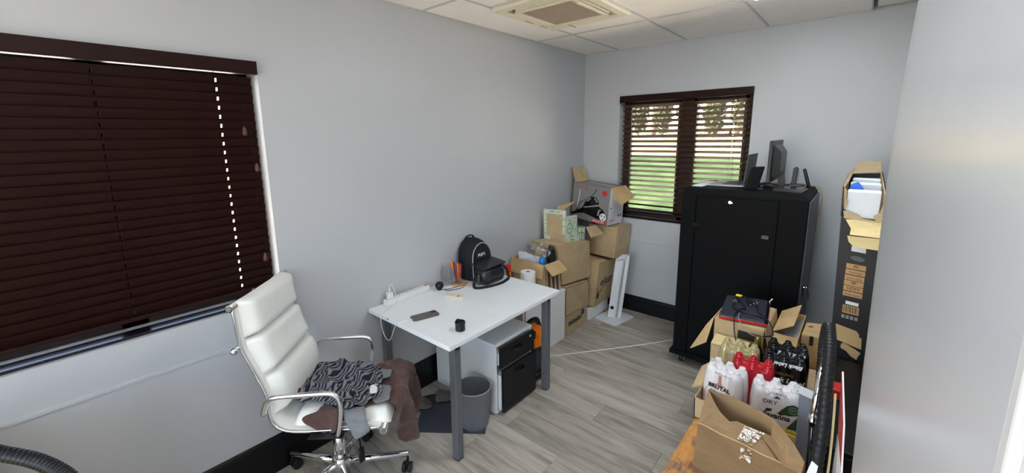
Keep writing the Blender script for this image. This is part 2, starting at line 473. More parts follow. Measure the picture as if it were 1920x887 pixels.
# ceiling: slab, tiles, grid bars
ceiling = struct('ceiling', B(lambda bm: box(bm, -T_W, XR+.12, YF-.1, T_W, CE+.16, CE+.22)), M_DARK, 'suspended ceiling of white tiles in a metal grid')
xs = [0, .368, .990, 1.605, 2.214, XR]
ys = [0, -.857, -2.105, -3.345, -4.585, YF]
AC = (.368, .990, -1.836, -1.138)
LEDS = [(1.605, 2.214, -2.105, -.857), (1.605, 2.214, -4.585, -3.345)]
def tile(x0, x1, y0, y1, dz=0.0, g=.006):
    part('ceiling_tile', lambda bm: box(bm, x0+g, x1-g, y0+g, y1-g, CE+.002+dz, CE+.018+dz, .003, 1), M_TILE, ceiling)
for i in range(5):
    for j in range(5):
        x0, x1, y0, y1 = xs[i], xs[i+1], ys[j+1], ys[j]
        if any(abs(x0-l[0]) < .01 and abs(y0-l[2]) < .01 for l in LEDS): continue
        if i == 1 and j == 1:
            tile(x0, x1, AC[3], y1); tile(x0, x1, y0, AC[2]); continue
        if i == 4 and j == 0: tile(x0+.012, x1, y0, y1-.03, .012); continue
        tile(x0, x1, y0, y1)
for x in xs[1:4]:
    part('grid_bar', lambda bm: box(bm, x-.0085, x+.0085, YF, 0, CE-.0015, CE+.001), M_GRID, ceiling)
part('grid_bar', lambda bm: box(bm, xs[4]-.010, xs[4]-.002, YF, -.02, CE-.0015, CE+.001), M_GRID, ceiling)
for y in ys[1:5]:
    part('grid_bar', lambda bm: box(bm, 0, 2.20, y-.0085, y+.0085, CE-.0018, CE+.0008), M_GRID, ceiling)
part('grid_bar', lambda bm: box(bm, AC[0], AC[1], AC[3]-.007, AC[3]+.007, CE-.0018, CE+.0008), M_GRID, ceiling)
part('edge_angle', lambda bm: box(bm, 0, .016, YF, 0, CE-.003, CE+.001), M_GRID, ceiling)
part('edge_angle', lambda bm: box(bm, 0, 2.2, -.014, 0, CE-.003, CE+.001), M_GRID, ceiling)

# LED panels of the ceiling; the second is unseen, added as fill light
M_LED = mat('led_diffuser', (.86, .95, 1, 1), 0.6, var=0.0, emit=LED_STRENGTH)
M_LED_FILL = mat('fill_diffuser', (.86, .95, 1, 1), 0.6, var=0.0, emit=LED_STRENGTH*.62)
where = ['white ceiling light panel nearest the small window', 'unseen fill light panel added above the viewer beside the open door']
for k, (x0, x1, y0, y1) in enumerate(LEDS):
    t = thing('ceiling_light', ((x0+x1)/2, (y0+y1)/2, CE), where[k], 'ceiling light', 'light panels in the ceiling')
    def fr(bm):
        for a in ((x0+.006, x1-.006, y0+.006, y0+.012), (x0+.006, x1-.006, y1-.012, y1-.006), (x0+.006, x0+.012, y0+.012, y1-.012), (x1-.012, x1-.006, y0+.012, y1-.012)):
            box(bm, *a, CE-.001, CE+.03)
    part('frame', fr, M_WMET, t)
    part('diffuser', lambda bm: box(bm, x0+.085, x1-.085, y0+.11, y1-.15, CE-.05, CE+.008, .008), (M_LED, M_LED_FILL)[k], t)
    part('backing', lambda bm: box(bm, x0+.010, x1-.010, y0+.010, y1-.010, CE+.0015, CE+.010), M_WMET, t)

# cassette air conditioner
def aircon():
    x0, x1, y0, y1 = AC
    t = thing('air_conditioner', ((x0+x1)/2, (y0+y1)/2, CE), 'cream ceiling cassette air conditioner with a beige filter grille', 'air conditioner')
    z = CE-.022
    def face(bm):
        i0, o = .115, .0
        box(bm, x0-.005, x1+.005, y0, y0+.07, z, CE+.01, .008)
        box(bm, x0-.005, x1+.005, y1-.07, y1, z, CE+.01, .008)
        box(bm, x0-.005, x0+.06, y0+.06, y1-.06, z, CE+.01, .006)
        box(bm, x1-.06, x1+.005, y0+.06, y1-.06, z, CE+.01, .006)
    part('fascia', face, M_CREAMP, t)
    part('duct', lambda bm: box(bm, x0+.03, x1-.03, y0+.03, y1-.03, CE+.02, CE+.12), M_DARK, t)
    cx0, cx1, cy0, cy1 = x0+.125, x1-.125, y0+.145, y1-.145
    def fr(bm):
        w = .028
        for a in ((cx0-w, cx1+w, cy0-w, cy0), (cx0-w, cx1+w, cy1, cy1+w), (cx0-w, cx0, cy0, cy1), (cx1, cx1+w, cy0, cy1)):
            box(bm, *a, z-.006, CE+.01, .003)
    g = part('grille_frame', fr, M_CREAMP, t)
    def grille(bm):
        box(bm, cx0, cx1, cy0, cy1, z+.006, z+.010)
        n = 26
        for k in range(n):
            yy = cy0+(cy1-cy0)*(k+.5)/n
            box(bm, cx0, cx1, yy-.003, yy+.003, z, z+.007)
    part('filter_grille', grille, M_FILT, t)
    for a in ((cx0+.01, cx1-.01, y0+.078, y0+.108), (cx0+.01, cx1-.01, y1-.108, y1-.078)):
        f = part('louvre', lambda bm: box(bm, *a, z+.002, z+.008, .002), M_CREAMP, t)
    for a in ((x0+.068, x0+.092, cy0, cy1), (x1-.092, x1-.068, cy0, cy1)):
        part('louvre', lambda bm: box(bm, *a, z+.002, z+.008, .002), M_CREAMP, t)
    for yy in (cy0+.06, cy1-.10):
        part('latch', lambda bm: box(bm, cx1+.004, cx1+.022, yy, yy+.05, z-.009, z-.005, .002), M_CREAMP, g)
    for (xx, yy) in ((x0+.03, y1-.16), (x0+.03, y1-.34), (x0+.19, y1-.03)):
        part('slot', lambda bm: box(bm, xx-.003, xx+.003, yy-.045, yy+.045, z-.0008, z+.001), M_DARK, t)
aircon()

# open door leaf beside the viewer (slightly bowed, glossy grey paint)
k = NT('door_gloss_paint'); f = k.noise(k.co('Object'), 2.0, 3)
k.l(k.ramp(f, [(0.3, C3(176, 180, 188)), (0.7, C3(183, 187, 194))]), k.b.inputs['Base Color'])
k.b.inputs['Roughness'].default_value = 0.24; k.b.inputs['Specular IOR Level'].default_value = 0.5
M_DOOR = k.m
def door_leaf(bm):
    cx, cy = 2.2697, -3.9389
    def far(z):     # bow of the free edge
        s = [(.2, .066), (.85, .052), (1.12, .0446), (1.33, .0382), (1.47, .0350), (1.75, .0300), (1.90, .0322), (1.995, .0358), (2.2, .043)]
        for (a, b), (c, d) in zip(s, s[1:]):
            if a <= z <= c: return b+(d-b)*(z-a)/(c-a)
        return s[0][1] if z < s[0][0] else s[-1][1]
    nz, ny = 24, 14
    g = []
    zs = [0.01+2.03*i/nz for i in range(nz+1)]
    for z in zs:
        rowv = []
        xf, yf = cx+far(z)*.98, cy+.98
        xn, yn = cx+.2205*.30, cy+.30
        for j in range(ny+1):
            t = j/ny
            x = xf+(xn-xf)*t; yy = yf+(yn-yf)*t
            if j == 0: x += .006
            rowv.append((x, yy, z))
        g.append(rowv)
    A = [[bm.verts.new(p) for p in r_] for r_ in g]
    Bk = [[bm.verts.new((p[0]+.04, p[1], p[2])) for p in r_] for r_ in g]
    for i in range(nz):
        for j in range(ny):
            f1 = bm.faces.new((A[i][j], A[i][j+1], A[i+1][j+1], A[i+1][j])); f1.smooth = True
            f2 = bm.faces.new((Bk[i][j], Bk[i+1][j], Bk[i+1][j+1], Bk[i][j+1])); f2.smooth = True
        bm.faces.new((A[i][0], A[i+1][0], Bk[i+1][0], Bk[i][0]))
        bm.faces.new((A[i][ny], Bk[i][ny], Bk[i+1][ny], A[i+1][ny]))
    for i in (0, nz):
        for j in range(ny): bm.faces.new((A[i][j], Bk[i][j], Bk[i][j+1], A[i][j+1]))
door = struct('door_1', B(door_leaf), M_DOOR, 'glossy grey door leaf standing open beside the viewer', smooth=30)
part('edge_strip', lambda bm: box(bm, 2.3355, 2.3425, -3.652, -3.640, .01, 2.04, .002), M_WALL, door)

# windows: frames and panes
def win_bars(bm, ax, bars):
    for (a, b, z0, z1) in bars:
        if ax == 'x': box(bm, a, b, .115, .165, z0, z1, .004, 1)
        else: box(bm, -.19, -.14, a, b, z0, z1, .004, 1)
w2 = struct('window_2', B(lambda bm: win_bars(bm, 'x', [(W2[0], W2[0]+.05, W2[2], W2[3]), (W2[1]-.05, W2[1], W2[2], W2[3]), (W2[0], W2[1], W2[2], W2[2]+.06), (W2[0], W2[1], W2[3]-.06, W2[3]), (.955, 1.06, W2[2], W2[3])])), M_FRAME, 'small two-pane window with a dark frame in the back wall')
for (a, b) in ((.445, .955), (1.06, 1.495)):
    def sash(bm):
        w = .028
        for q in ((a, a+w, W2[2]+.06, W2[3]-.06), (b-w, b, W2[2]+.06, W2[3]-.06), (a, b, W2[2]+.06, W2[2]+.06+w), (a, b, W2[3]-.06-w, W2[3]-.06)):
            box(bm, q[0], q[1], .105, .15, q[2], q[3], .003, 1)
    s = part('sash', sash, M_FRAME, w2)
    part('pane', lambda bm: box(bm, a+.02, b-.02, .126, .130, W2[2]+.08, W2[3]-.08), M_PANE, s)
part('handle', lambda bm: (box(bm, .938, .956, .09, .105, 1.50, 1.56, .003), box(bm, .940, .953, .075, .092, 1.42, 1.54, .004)), M_BLACKP, w2)
w1 = struct('window_1', B(lambda bm: win_bars(bm, 'y', [(W1[0], W1[0]+.05, W1[2], W1[3]), (W1[1]-.05, W1[1], W1[2], W1[3]), (W1[0], W1[1], W1[2], W1[2]+.055), (W1[0], W1[1], W1[3]-.06, W1[3]), (-3.76, -3.66, W1[2], W1[3])])), M_FRAME, 'large window with a dark frame in the left wall')
for (a, b) in ((-4.80, -3.76), (-3.66, -3.185)):
    part('pane', lambda bm: box(bm, -.168, -.164, a, b, W1[2]+.05, W1[3]-.06), M_PANE, w1)
part('sill_board', lambda bm: box(bm, W2[0], W2[1], .075, .115, W2[2], W2[2]+.012, .002, 1), M_WMET, w2)
part('sill_nosing', lambda bm: box(bm, W2[0], W2[1], .022, .075, W2[2], W2[2]+.013, .003, 1), mat('dark_sill', C3(30, 25, 30), 0.2, var=.1), w2)
part('sill_board', lambda bm: box(bm, -.14, -.100, W1[0], W1[1], W1[2], W1[2]+.012, .002, 1), M_WMET, w1)
part('sill_nosing', lambda bm: box(bm, -.100, -.022, W1[0], W1[1], W1[2], W1[2]+.013, .003, 1), mat('dark_sill', C3(30, 25, 30), 0.2), w1)

# ------------------------------------------------------------------ venetian blinds
def blind(name, axis, a, b, depth, ztop, zbot, pitch, tilt, loc, label, cords, proud, zval, holes=True):
    """slats span a..b along the axis; depth = distance of the slat line from the wall face (outwards positive)"""
    t = thing(name, loc, label, 'blind', 'wooden venetian blinds')
    def P(s, d, z): return Vector((d, s, z)) if axis == 'y' else Vector((s, -d, z))   # d: into the room
    def bx(bm, s0, s1, d0, d1, z0, z1, bev=0):
        if axis == 'y': box(bm, d0, d1, s0, s1, z0, z1, bev)
        else: box(bm, s0, s1, -d1, -d0, z0, z1, bev)
    part('valance', lambda bm: (bx(bm, a-.02, b+.014, proud-.012, proud, zval, W1[3]+.002, .003), bx(bm, b+.004, b+.014, 0.002, proud-.01, zval, W1[3]+.002, .001)), M_SLAT_DARK, t)
    part('headrail', lambda bm: bx(bm, a+.01, b-.012, -depth-.028, -depth+.024, zval+.006, W1[3]-.006), M_FRAME, t)
    w, th = .050, .003
    ca, sa = math.cos(tilt), math.sin(tilt)
    def slat(bm, z):
        # pieces between the route holes leave a small hole for every cord
        edges = [a]
        for c in cords: edges += [c-.0036, c+.0036]
        edges.append(b)
        def piece(s0, s1, u0, u1):
            q = []
            for (u, vv) in ((u0, -th/2), (u1, -th/2), (u1, th/2), (u0, th/2)):
                d = -depth+u*ca-vv*sa; zz = z+u*sa+vv*ca
                q.append((d, zz))
            k0 = [bm.verts.new(P(s0, d, zz)) for d, zz in q]; k1 = [bm.verts.new(P(s1, d, zz)) for d, zz in q]
            for i in range(4): bm.faces.new((k0[i], k0[(i+1) % 4], k1[(i+1) % 4], k1[i]))
            bm.faces.new(k0[::-1]); bm.faces.new(k1)
        for i in range(0, len(edges), 2): piece(edges[i], edges[i+1], -w/2, w/2)
        if holes:
            for c in cords:
                piece(c-.0036, c+.0036, -w/2, -.0085); piece(c-.0036, c+.0036, .0085, w/2)
    n = int(round((ztop-zbot)/pitch))
    first = None
    for i in range(n+1):
        z = zbot+i*pitch
        if first is None:
            first = part('slat', lambda bm: slat(bm, z), M_SLAT, t); z0 = z
        else:
            o = bpy.data.objects.new('slat', first.data); COL.objects.link(o)
            o.location = first.location+Vector((0, 0, z-z0)); adopt(o, t)
    part('bottom_rail', lambda bm: bx(bm, a, b, -depth-.024, -depth+.024, zbot-.036, zbot-.018, .003), M_SLAT_DARK, t)
    for c in cords:
        part('ladder_cord', lambda bm: (tube(bm, [P(c-.012, -depth+.026, zbot-.02), P(c-.012, -depth+.026, zval+.01)], .0008, 5), tube(bm, [P(c-.012, -depth-.026, zbot-.02), P(c-.012, -depth-.026, zval+.01)], .0008, 5)), M_SLAT, t)
    return t, P
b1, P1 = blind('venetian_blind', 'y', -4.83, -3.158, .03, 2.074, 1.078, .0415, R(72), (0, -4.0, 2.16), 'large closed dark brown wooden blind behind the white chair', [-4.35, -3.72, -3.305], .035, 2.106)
M_SLAT = mat('daylit_slat', C3(96, 60, 46), 0.32, var=0.15, vscale=3, stretch=(40, 3, 3))  # same dark slats, colour lifted to paint in the daylight flare
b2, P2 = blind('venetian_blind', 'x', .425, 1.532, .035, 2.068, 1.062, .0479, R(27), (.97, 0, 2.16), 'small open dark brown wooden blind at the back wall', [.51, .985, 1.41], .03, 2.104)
M_SLAT = M_SLAT_DARK
tas = mat('wooden_tassel', C3(86, 50, 38), .4)
def tassel(t, P, s, d, z, ztop):
    g = part('pull_cord', lambda bm: tube(bm, [P(s, d, ztop), P(s, d, z+.02)], .0009, 5), M_SLAT, t)
    part('tassel', lambda bm: lathe(bm, [(.003, .022), (.006, .016), (.009, .004), (.0105, -.010), (.009, -.018), (.004, -.021)], P(s, d, z), 14), tas, g)
for s, z in ((-3.225, 1.841), (-3.19, 1.665), (-3.20, 1.21)): tassel(b1, P1, s, .018, z, 2.10)
tassel(b2, P2, 1.40, .016, 1.80, 2.10); tassel(b2, P2, 1.435, .016, 1.28, 2.10)

# ================================================================== DESK
def desk():
    t = thing('desk', (.38, -2.12, 0), 'white topped desk with grey square steel legs against the left wall', 'desk')
    part('tabletop', lambda bm: box(bm, .004, .765, -2.642, -1.612, .711, .737, .0025), M_WHITE, t)
    for x, y in ((.683, -2.578), (.683, -1.72), (.03, -2.578), (.03, -1.72)):
        g = part('leg', lambda bm: box(bm, x, x+.046, y, y+.046, .008, .711, .003), M_STEEL, t)
        part('foot', lambda bm: box(bm, x+.002, x+.044, y+.002, y+.044, 0, .009), M_BLACKP, g)
    part('frame_rail', lambda bm: (box(bm, .03, .729, -2.57, -2.54, .675, .711), box(bm, .03, .729, -1.712, -1.682, .675, .711), box(bm, .035, .065, -2.54, -1.712, .675, .711)), M_STEEL, t)
    part('chip', lambda bm: slab(bm, [(.205, -2.6425, .736), (.232, -2.6425, .7365), (.213, -2.6425, .720)], .0012), M_TAN, t, label='bare patch where the edge is chipped')
desk()

# drawer pedestal under the desk
def pedestal():
    t = thing('drawer_cabinet', (.34, -1.97, 0), 'white drawer cabinet with two black fronts under the desk', 'cabinet')
    X0, X1, Y0, Y1 = .05, .632, -2.15, -1.772
    def car(bm):
        box(bm, X0, X1, Y0, Y0+.016, .012, .478); box(bm, X0, X1, Y1-.016, Y1, .012, .478)
        box(bm, X0, X0+.016, Y0+.016, Y1-.016, .012, .478); box(bm, X0, X1, Y0+.016, Y1-.016, .012, .03)
    part('carcass', car, M_WHITE, t)
    part('top', lambda bm: box(bm, X0-.005, X1+.004, Y0-.002, Y1+.002, .478, .500, .002), M_WHITE, t)
    for (z0, z1, out, n) in ((.335, .474, .012, 0), (.026, .322, .026, 1)):
        d = part('drawer', lambda bm: box(bm, X0+.05, X1+out, Y0+.03, Y1-.03, z0+.01, z1-.045), M_WHITE, t)
        part('drawer_front', lambda bm: box(bm, X1+out, X1+out+.018, Y0+.022+.004*n, Y1-.004, z0, z1, .002), M_BLACK, d)
        ym, zm = (Y0+Y1)/2+.005, z1-.065
        def hd(bm):
            tube(bm, smooth_path([(X1+out+.018, ym-.05, zm), (X1+out+.034, ym-.028, zm+.006), (X1+out+.037, ym, zm+.008), (X1+out+.034, ym+.028, zm+.006), (X1+out+.018, ym+.05, zm)], 6), .006, 8, flat=(.004, .011))
        part('handle', hd, M_BLACKG, d)
    part('lock', lambda bm: cyl(bm, (X1+.029, Y1-.05, .445), (X1+.033, Y1-.05, .445), .009, 16), M_CHROME, t)
    for x, y in ((X0+.05, Y0+.04), (X1-.05, Y0+.04), (X0+.05, Y1-.04), (X1-.05, Y1-.04)):
        part('caster', lambda bm: cyl(bm, (x-.008, y, .012), (x+.008, y, .012), .012, 14), M_BLACKP, t)
pedestal()

# white low cabinet behind the desk
def low_cab():
    t = thing('low_cabinet', (.2, -1.25, 0), 'low white cabinet at the far end of the desk, under the open carton', 'cabinet')
    part('body', lambda bm: box(bm, .006, .398, -1.53, -.962, 0, .446, .002), M_WHITE, t)
    part('top', lambda bm: box(bm, .004, .402, -1.533, -.958, .446, .464, .002), M_WHITE, t)
    part('door', lambda bm: box(bm, .02, .385, -1.549, -1.533, .02, .44, .002), M_WHITE, t)
low_cab()

# waste bin
def bin_():
    c = (.563, -2.281, 0)
    t = thing('waste_bin', c, 'round grey ribbed plastic bin under the desk', 'bin')
    def ribs(a, z): return 1.0+(.008*math.sin(a*60) if .06 < z < .2 else 0)
    def bm_(bm):
        lathe(bm, [(.088, .003), (.090, 0), (.094, .03), (.0965, .0601), (.1055, .199), (.1085, .245), (.110, .255)], c, 180, cap1=False, mod=ribs)
        lathe(bm, [(.110, .255), (.106, .255), (.104, .24), (.086, .008)], c, 48, cap0=False)
    part('body', bm_, M_BIN, t, smooth=50)
    part('rim', lambda bm: tube(bm, [(c[0]+.109*math.cos(a*PI/24), c[1]+.109*math.sin(a*PI/24), .255) for a in range(48)], .0035, 8, closed=True), mat('light_grey_rim', C3(160, 163, 170), .35), t)
bin_()

# floor mat and slippers
def floor_mat_thing():
    pts = [(.692, -2.318), (.337, -2.592), (.13, -2.325), (.485, -2.05)]
    o = obj('floor_mat', B(lambda bm: slab(bm, [(x, y, 0.0005) for x, y in pts], .008, False)), M_MAT)
    tag(o, 'charcoal carpet mat lying under the desk below the grey bin', 'mat')
floor_mat_thing()
def slipper(c, ang, label):
    t = thing('slipper', (c[0], c[1], c[2]), label, 'slipper', 'grey slippers under the desk')
    rm = Matrix.Translation(V(c)) @ Matrix.Rotation(R(ang), 4, 'Z')
    def outline(s): return .040+.012*math.sin((s-.1)*PI) - .006*math.cos(s*2*PI)
    def sole(bm):
        pts = []
        for i in range(13):
            s = i/12; pts.append((-.125+.25*s, outline(s)*math.sqrt(max(0.0, 1-abs(2*s-1)**6))))
        poly = pts+[(x, -y) for x, y in pts[::-1][1:-1]]
        k = bmesh.new(); slab(k, [(x, y, .001) for x, y in poly], .014, False); merge(bm, k, rm)
    part('sole', sole, M_SOLE, t, smooth=40)
    def upper(bm):
        k = bmesh.new(); g = []
        for i in range(10):
            s = .48+.52*i/9; x = -.125+.25*s; wd = outline(s)*math.sqrt(max(0.02, 1-abs(2*s-1)**6))
            h = .042*math.sqrt(max(0.02, 1-((s-.48)/.54)**2))
            g.append([k.verts.new((x, wd*math.cos(PI*j/10), .013+h*math.sin(PI*j/10))) for j in range(11)])
        for A, Bq in zip(g, g[1:]):
            for j in range(10): k.faces.new((A[j], A[j+1], Bq[j+1], Bq[j]))
        bmesh.ops.solidify(k, geom=k.faces[:], thickness=.004); merge(bm, k, rm)
    part('upper', upper, M_SLIP, t, smooth=60)
slipper((.140, -2.420, .009), 20, 'grey felt slipper beside the charcoal mat nearest the white chair')
slipper((.205, -2.285, .009), 41, 'grey felt slipper against the side of the drawer cabinet')

# wet and dry vacuum behind the drawer cabinet
def vacuum():
    c = (.50, -1.63, 0)
    t = thing('vacuum_cleaner', c, 'orange and dark grey drum vacuum cleaner behind the drawer cabinet', 'vacuum cleaner')
    part('drum', lambda bm: lathe(bm, [(.100, .05), (.108, .06), (.112, .20), (.116, .27), (.117, .285)], c, 36), M_NAVY, t)
    def head(bm):
        lathe(bm, [(.120, .275), (.121, .32), (.113, .335), (.108, .345), (.098, .385), (.06, .405), (.0, .408)], c, 36, cap1=False)
        box(bm, c[0]+.05, c[0]+.124, c[1]-.03, c[1]+.05, .30, .375, .012)
    part('motor_head', head, M_ORANGE, t, smooth=40)
    def handle(bm):
        tube(bm, smooth_path([(c[0]+.04, c[1]-.10, .34), (c[0]+.04, c[1]-.085, .43), (c[0]+.04, c[1]-.02, .455), (c[0]+.04, c[1]+.06, .43), (c[0]+.04, c[1]+.10, .34)], 6), .012, 8, flat=(.022, .009))
    part('handle', handle, M_BLACKP, t)
    part('switch', lambda bm: box(bm, c[0]+.092, c[0]+.104, c[1]-.07, c[1]-.045, .345, .405, .004), M_BLACKP, t)
    part('base', lambda bm: lathe(bm, [(.125, .028), (.128, .045), (.112, .062), (.1, .064)], c, 36), M_BLACKP, t)
    for k in range(4):
        a = R(45+90*k)+.25
        p = (c[0]+.118*math.cos(a), c[1]+.118*math.sin(a))
        part('caster', lambda bm: (cyl(bm, (p[0]-.010, p[1], .021), (p[0]+.010, p[1], .021), .021, 18), cyl(bm, (p[0], p[1], .02), (p[0], p[1], .045), .008, 10)), M_BLACKP, t)
    part('power_cord', lambda bm: tube(bm, smooth_path([(c[0]+.12, c[1]-.02, .27), (c[0]+.135, c[1]+.02, .2), (c[0]+.125, c[1]+.03, .12), (c[0]+.13, c[1]-.01, .04)], 8), .0045, 8), M_BLACKP, t)
vacuum()

# ================================================================== WHITE OFFICE CHAIR
CH = Vector((.374, -3.071, 0)); CA = R(43.16)
CU = Vector((math.cos(CA), math.sin(CA), 0)); CW = Vector((-math.sin(CA), math.cos(CA), 0))
def cp(u, w, z): return CH+CU*u+CW*w+Vector((0, 0, z))
def chair():
    t = thing('office_chair', CH, 'white padded leather office chair with chrome arms and star base', 'chair')
    prof = [(-.303, 1.097), (-.291, .947), (-.281, .897), (-.247, .808), (-.217, .73), (-.203, .665), (-.204, .607), (-.192, .553), (-.152, .516), (-.082, .502), (.061, .504), (.285, .510)]
    sp = smooth_path([(u, 0, z) for u, z in prof], 5)
    # thin leather shell stretched between the rails
    def shell(bm):
        W = [-.232+.464*i/6 for i in range(7)]
        g = [[bm.verts.new(cp(p.x, w, p.z)) for w in W] for p in sp]
        for A, Q in zip(g, g[1:]):
            for i in range(6): bm.faces.new((A[i], A[i+1], Q[i+1], Q[i]))
        bmesh.ops.recalc_face_normals(bm, faces=bm.faces[:])
        bmesh.ops.solidify(bm, geom=bm.faces[:], thickness=.012)
    part('shell', shell, M_LEATH, t, smooth=50)
    for w in (-.238, .238):
        part('side_rail', lambda bm: tube(bm, [cp(p.x, w, p.z) for p in sp], .008, 8, flat=(.006, .014)), M_CHROME, t)
    # back cushions along the profile, each bulging forwards
    def cushion(name, pts, w, th):
        """pts: (u,z) along the shell; th thickness off the shell"""
        def fn(bm):
            path = smooth_path([(u, 0, z) for u, z in pts], 6); n = len(path); m = 14
            top = []; bot = []
            for i, p in enumerate(path):
                a = path[max(0, i-1)]; b = path[min(n-1, i+1)]
                tg = (b-a).normalized(); nm = Vector((-tg.z, 0, tg.x))
                if nm.x < 0 and abs(nm.x) > abs(nm.z): nm = -nm
                if abs(nm.z) >= abs(nm.x) and nm.z < 0: nm = -nm
                s = i/(n-1); es = (1-abs(2*s-1)**7)**.45 if 0 < s < 1 else 0
                ra, rb = [], []
                for j in range(m+1):
                    q = j/m; eq = (1-abs(2*q-1)**9)**.45 if 0 < q < 1 else 0
                    h = th*es*eq*(1+.06*math.sin(s*PI)*math.sin(q*PI))
                    ww = (q-.5)*2*w*(1-.02*(1-es))
                    pa = p+nm*(h+.004); pb = p+nm*.003
                    ra.append(bm.verts.new(cp(pa.x, ww, pa.z))); rb.append(bm.verts.new(cp(pb.x, ww, pb.z)))
                top.append(ra); bot.append(rb)
            for i in range(n-1):
                for j in range(m):
                    bm.faces.new((top[i][j], top[i][j+1], top[i+1][j+1], top[i+1][j])); bm.faces.new((bot[i][j], bot[i+1][j], bot[i+1][j+1], bot[i][j+1]))
                bm.faces.new((top[i][0], top[i+1][0], bot[i+1][0], bot[i][0])); bm.faces.new((top[i][m], bot[i][m], bot[i+1][m], top[i+1][m]))
            for j in range(m):
                bm.faces.new((top[0][j], bot[0][j], bot[0][j+1], top[0][j+1])); bm.faces.new((top[n-1][j], top[n-1][j+1], bot[n-1][j+1], bot[n-1][j]))
        part(name, fn, M_LEATH, t, smooth=70)
    cushion('back_cushion', [(-.300, 1.118), (-.296, 1.03), (-.280, .945)], .215, .062)
    cushion('back_cushion', [(-.279, .94), (-.262, .85), (-.226, .76)], .215, .062)
    cushion('back_cushion', [(-.225, .755), (-.203, .68), (-.204, .61), (-.196, .575)], .215, .062)
    cushion('seat_cushion', [(-.115, .505), (.06, .506), (.325, .512)], .215, .060)
    for s in (-.045, -.085, -.125):      # quilting seams in the curve of the shell
        pass
    # cross tubes at the head and at the front of the seat
    for (u, z) in ((-.306, 1.100), (.300, .500)):
        g = part('cross_tube', lambda bm: cyl(bm, cp(u, -.250, z), cp(u, .250, z), .0165, 20), M_CHROME, t)
        part('end_cap', lambda bm: (cyl(bm, cp(u, -.253, z), cp(u, -.250, z), .012, 16), cyl(bm, cp(u, .250, z), cp(u, .253, z), .012, 16)), M_STEEL, g)
    part('back_stretcher', lambda bm: (cyl(bm, cp(-.300, -.262, .915), cp(-.300, .262, .915), .010, 14), sphere(bm, cp(-.300, -.262, .915), .016)), M_CHROME, t)
    for w in (-.262, .262):
        pts = smooth_path([cp(-.212, w, .612), cp(-.192, w, .668), cp(-.155, w, .692), cp(-.04, w, .699), cp(.07, w, .702), cp(.106, w, .690), cp(.122, w, .655), cp(.117, w, .58), cp(.100, w, .498)], 7)
        part('armrest', lambda bm: tube(bm, pts, .0125, 12, flat=(.0135, .0115)), M_CHROME, t)
    part('cross_bracket', lambda bm: (hexb(bm, (cp(-.04, -.262, .476), cp(.12, -.262, .476), cp(.12, .262, .476), cp(-.04, .262, .476)), (cp(.05, -.262, .496), cp(.10, -.262, .496), cp(.10, .262, .496), cp(.05, .262, .496)), .003), hexb(bm, (cp(-.08, -.06, .415), cp(.10, -.06, .415), cp(.10, .06, .415), cp(-.08, .06, .415)), (cp(-.10, -.08, .478), cp(.13, -.08, .478), cp(.13, .08, .478), cp(-.10, .08, .478)), .006)), M_BLACKP, t)
    part('tilt_lever', lambda bm: (tube(bm, [cp(.08, -.05, .43), cp(.13, -.085, .36), cp(.137, -.09, .28)], .005, 8), tube(bm, [cp(.137, -.09, .285), cp(.139, -.092, .25), cp(.142, -.095, .215)], .012, 8, flat=(.017, .006))), M_BLACKP, t)
    part('gas_lift', lambda bm: lathe(bm, [(.031, .13), (.031, .30), (.029, .302), (.029, .33), (.022, .332), (.022, .418)], CH, 24), M_CHROME, t)
    part('hub', lambda bm: lathe(bm, [(.034, .095), (.045, .105), (.047, .16), (.040, .175), (.031, .18)], CH, 28), M_CHROME, t)
    for k, a in enumerate((58, -14, -86, 202, 130)):
        d = Vector((math.cos(R(a)), math.sin(R(a)), 0)); s = d.cross(Vector((0, 0, 1)))
        e = CH+d*.335
        def leg(bm):
            tube(bm, [CH+d*.035+Vector((0, 0, .138)), CH+d*.18+Vector((0, 0, .118)), CH+d*.335+Vector((0, 0, .098)), CH+d*.345+Vector((0, 0, .096))], lambda i: (.020, .018, .0145, .012)[i], 12)
        g = part('base_leg', leg, M_CHROME, t)
        ca = R(a+70)
        cd = Vector((math.cos(ca), math.sin(ca), 0)); w = cd.cross(Vector((0, 0, 1)))
        wc = e-cd*.016+Vector((0, 0, .0275))
        def cas(bm):
            for sd in (-1, 1):
                cyl(bm, wc+w*sd*.006, wc+w*sd*.024, .0275, 22)
            cyl(bm, e+Vector((0, 0, .05)), e+Vector((0, 0, .092)), .007, 12)
            box(bm, wc.x-.014, wc.x+.014, wc.y-.014, wc.y+.014, .040, .062, .006)
        part('caster', cas, M_BLACKP, g)
chair()

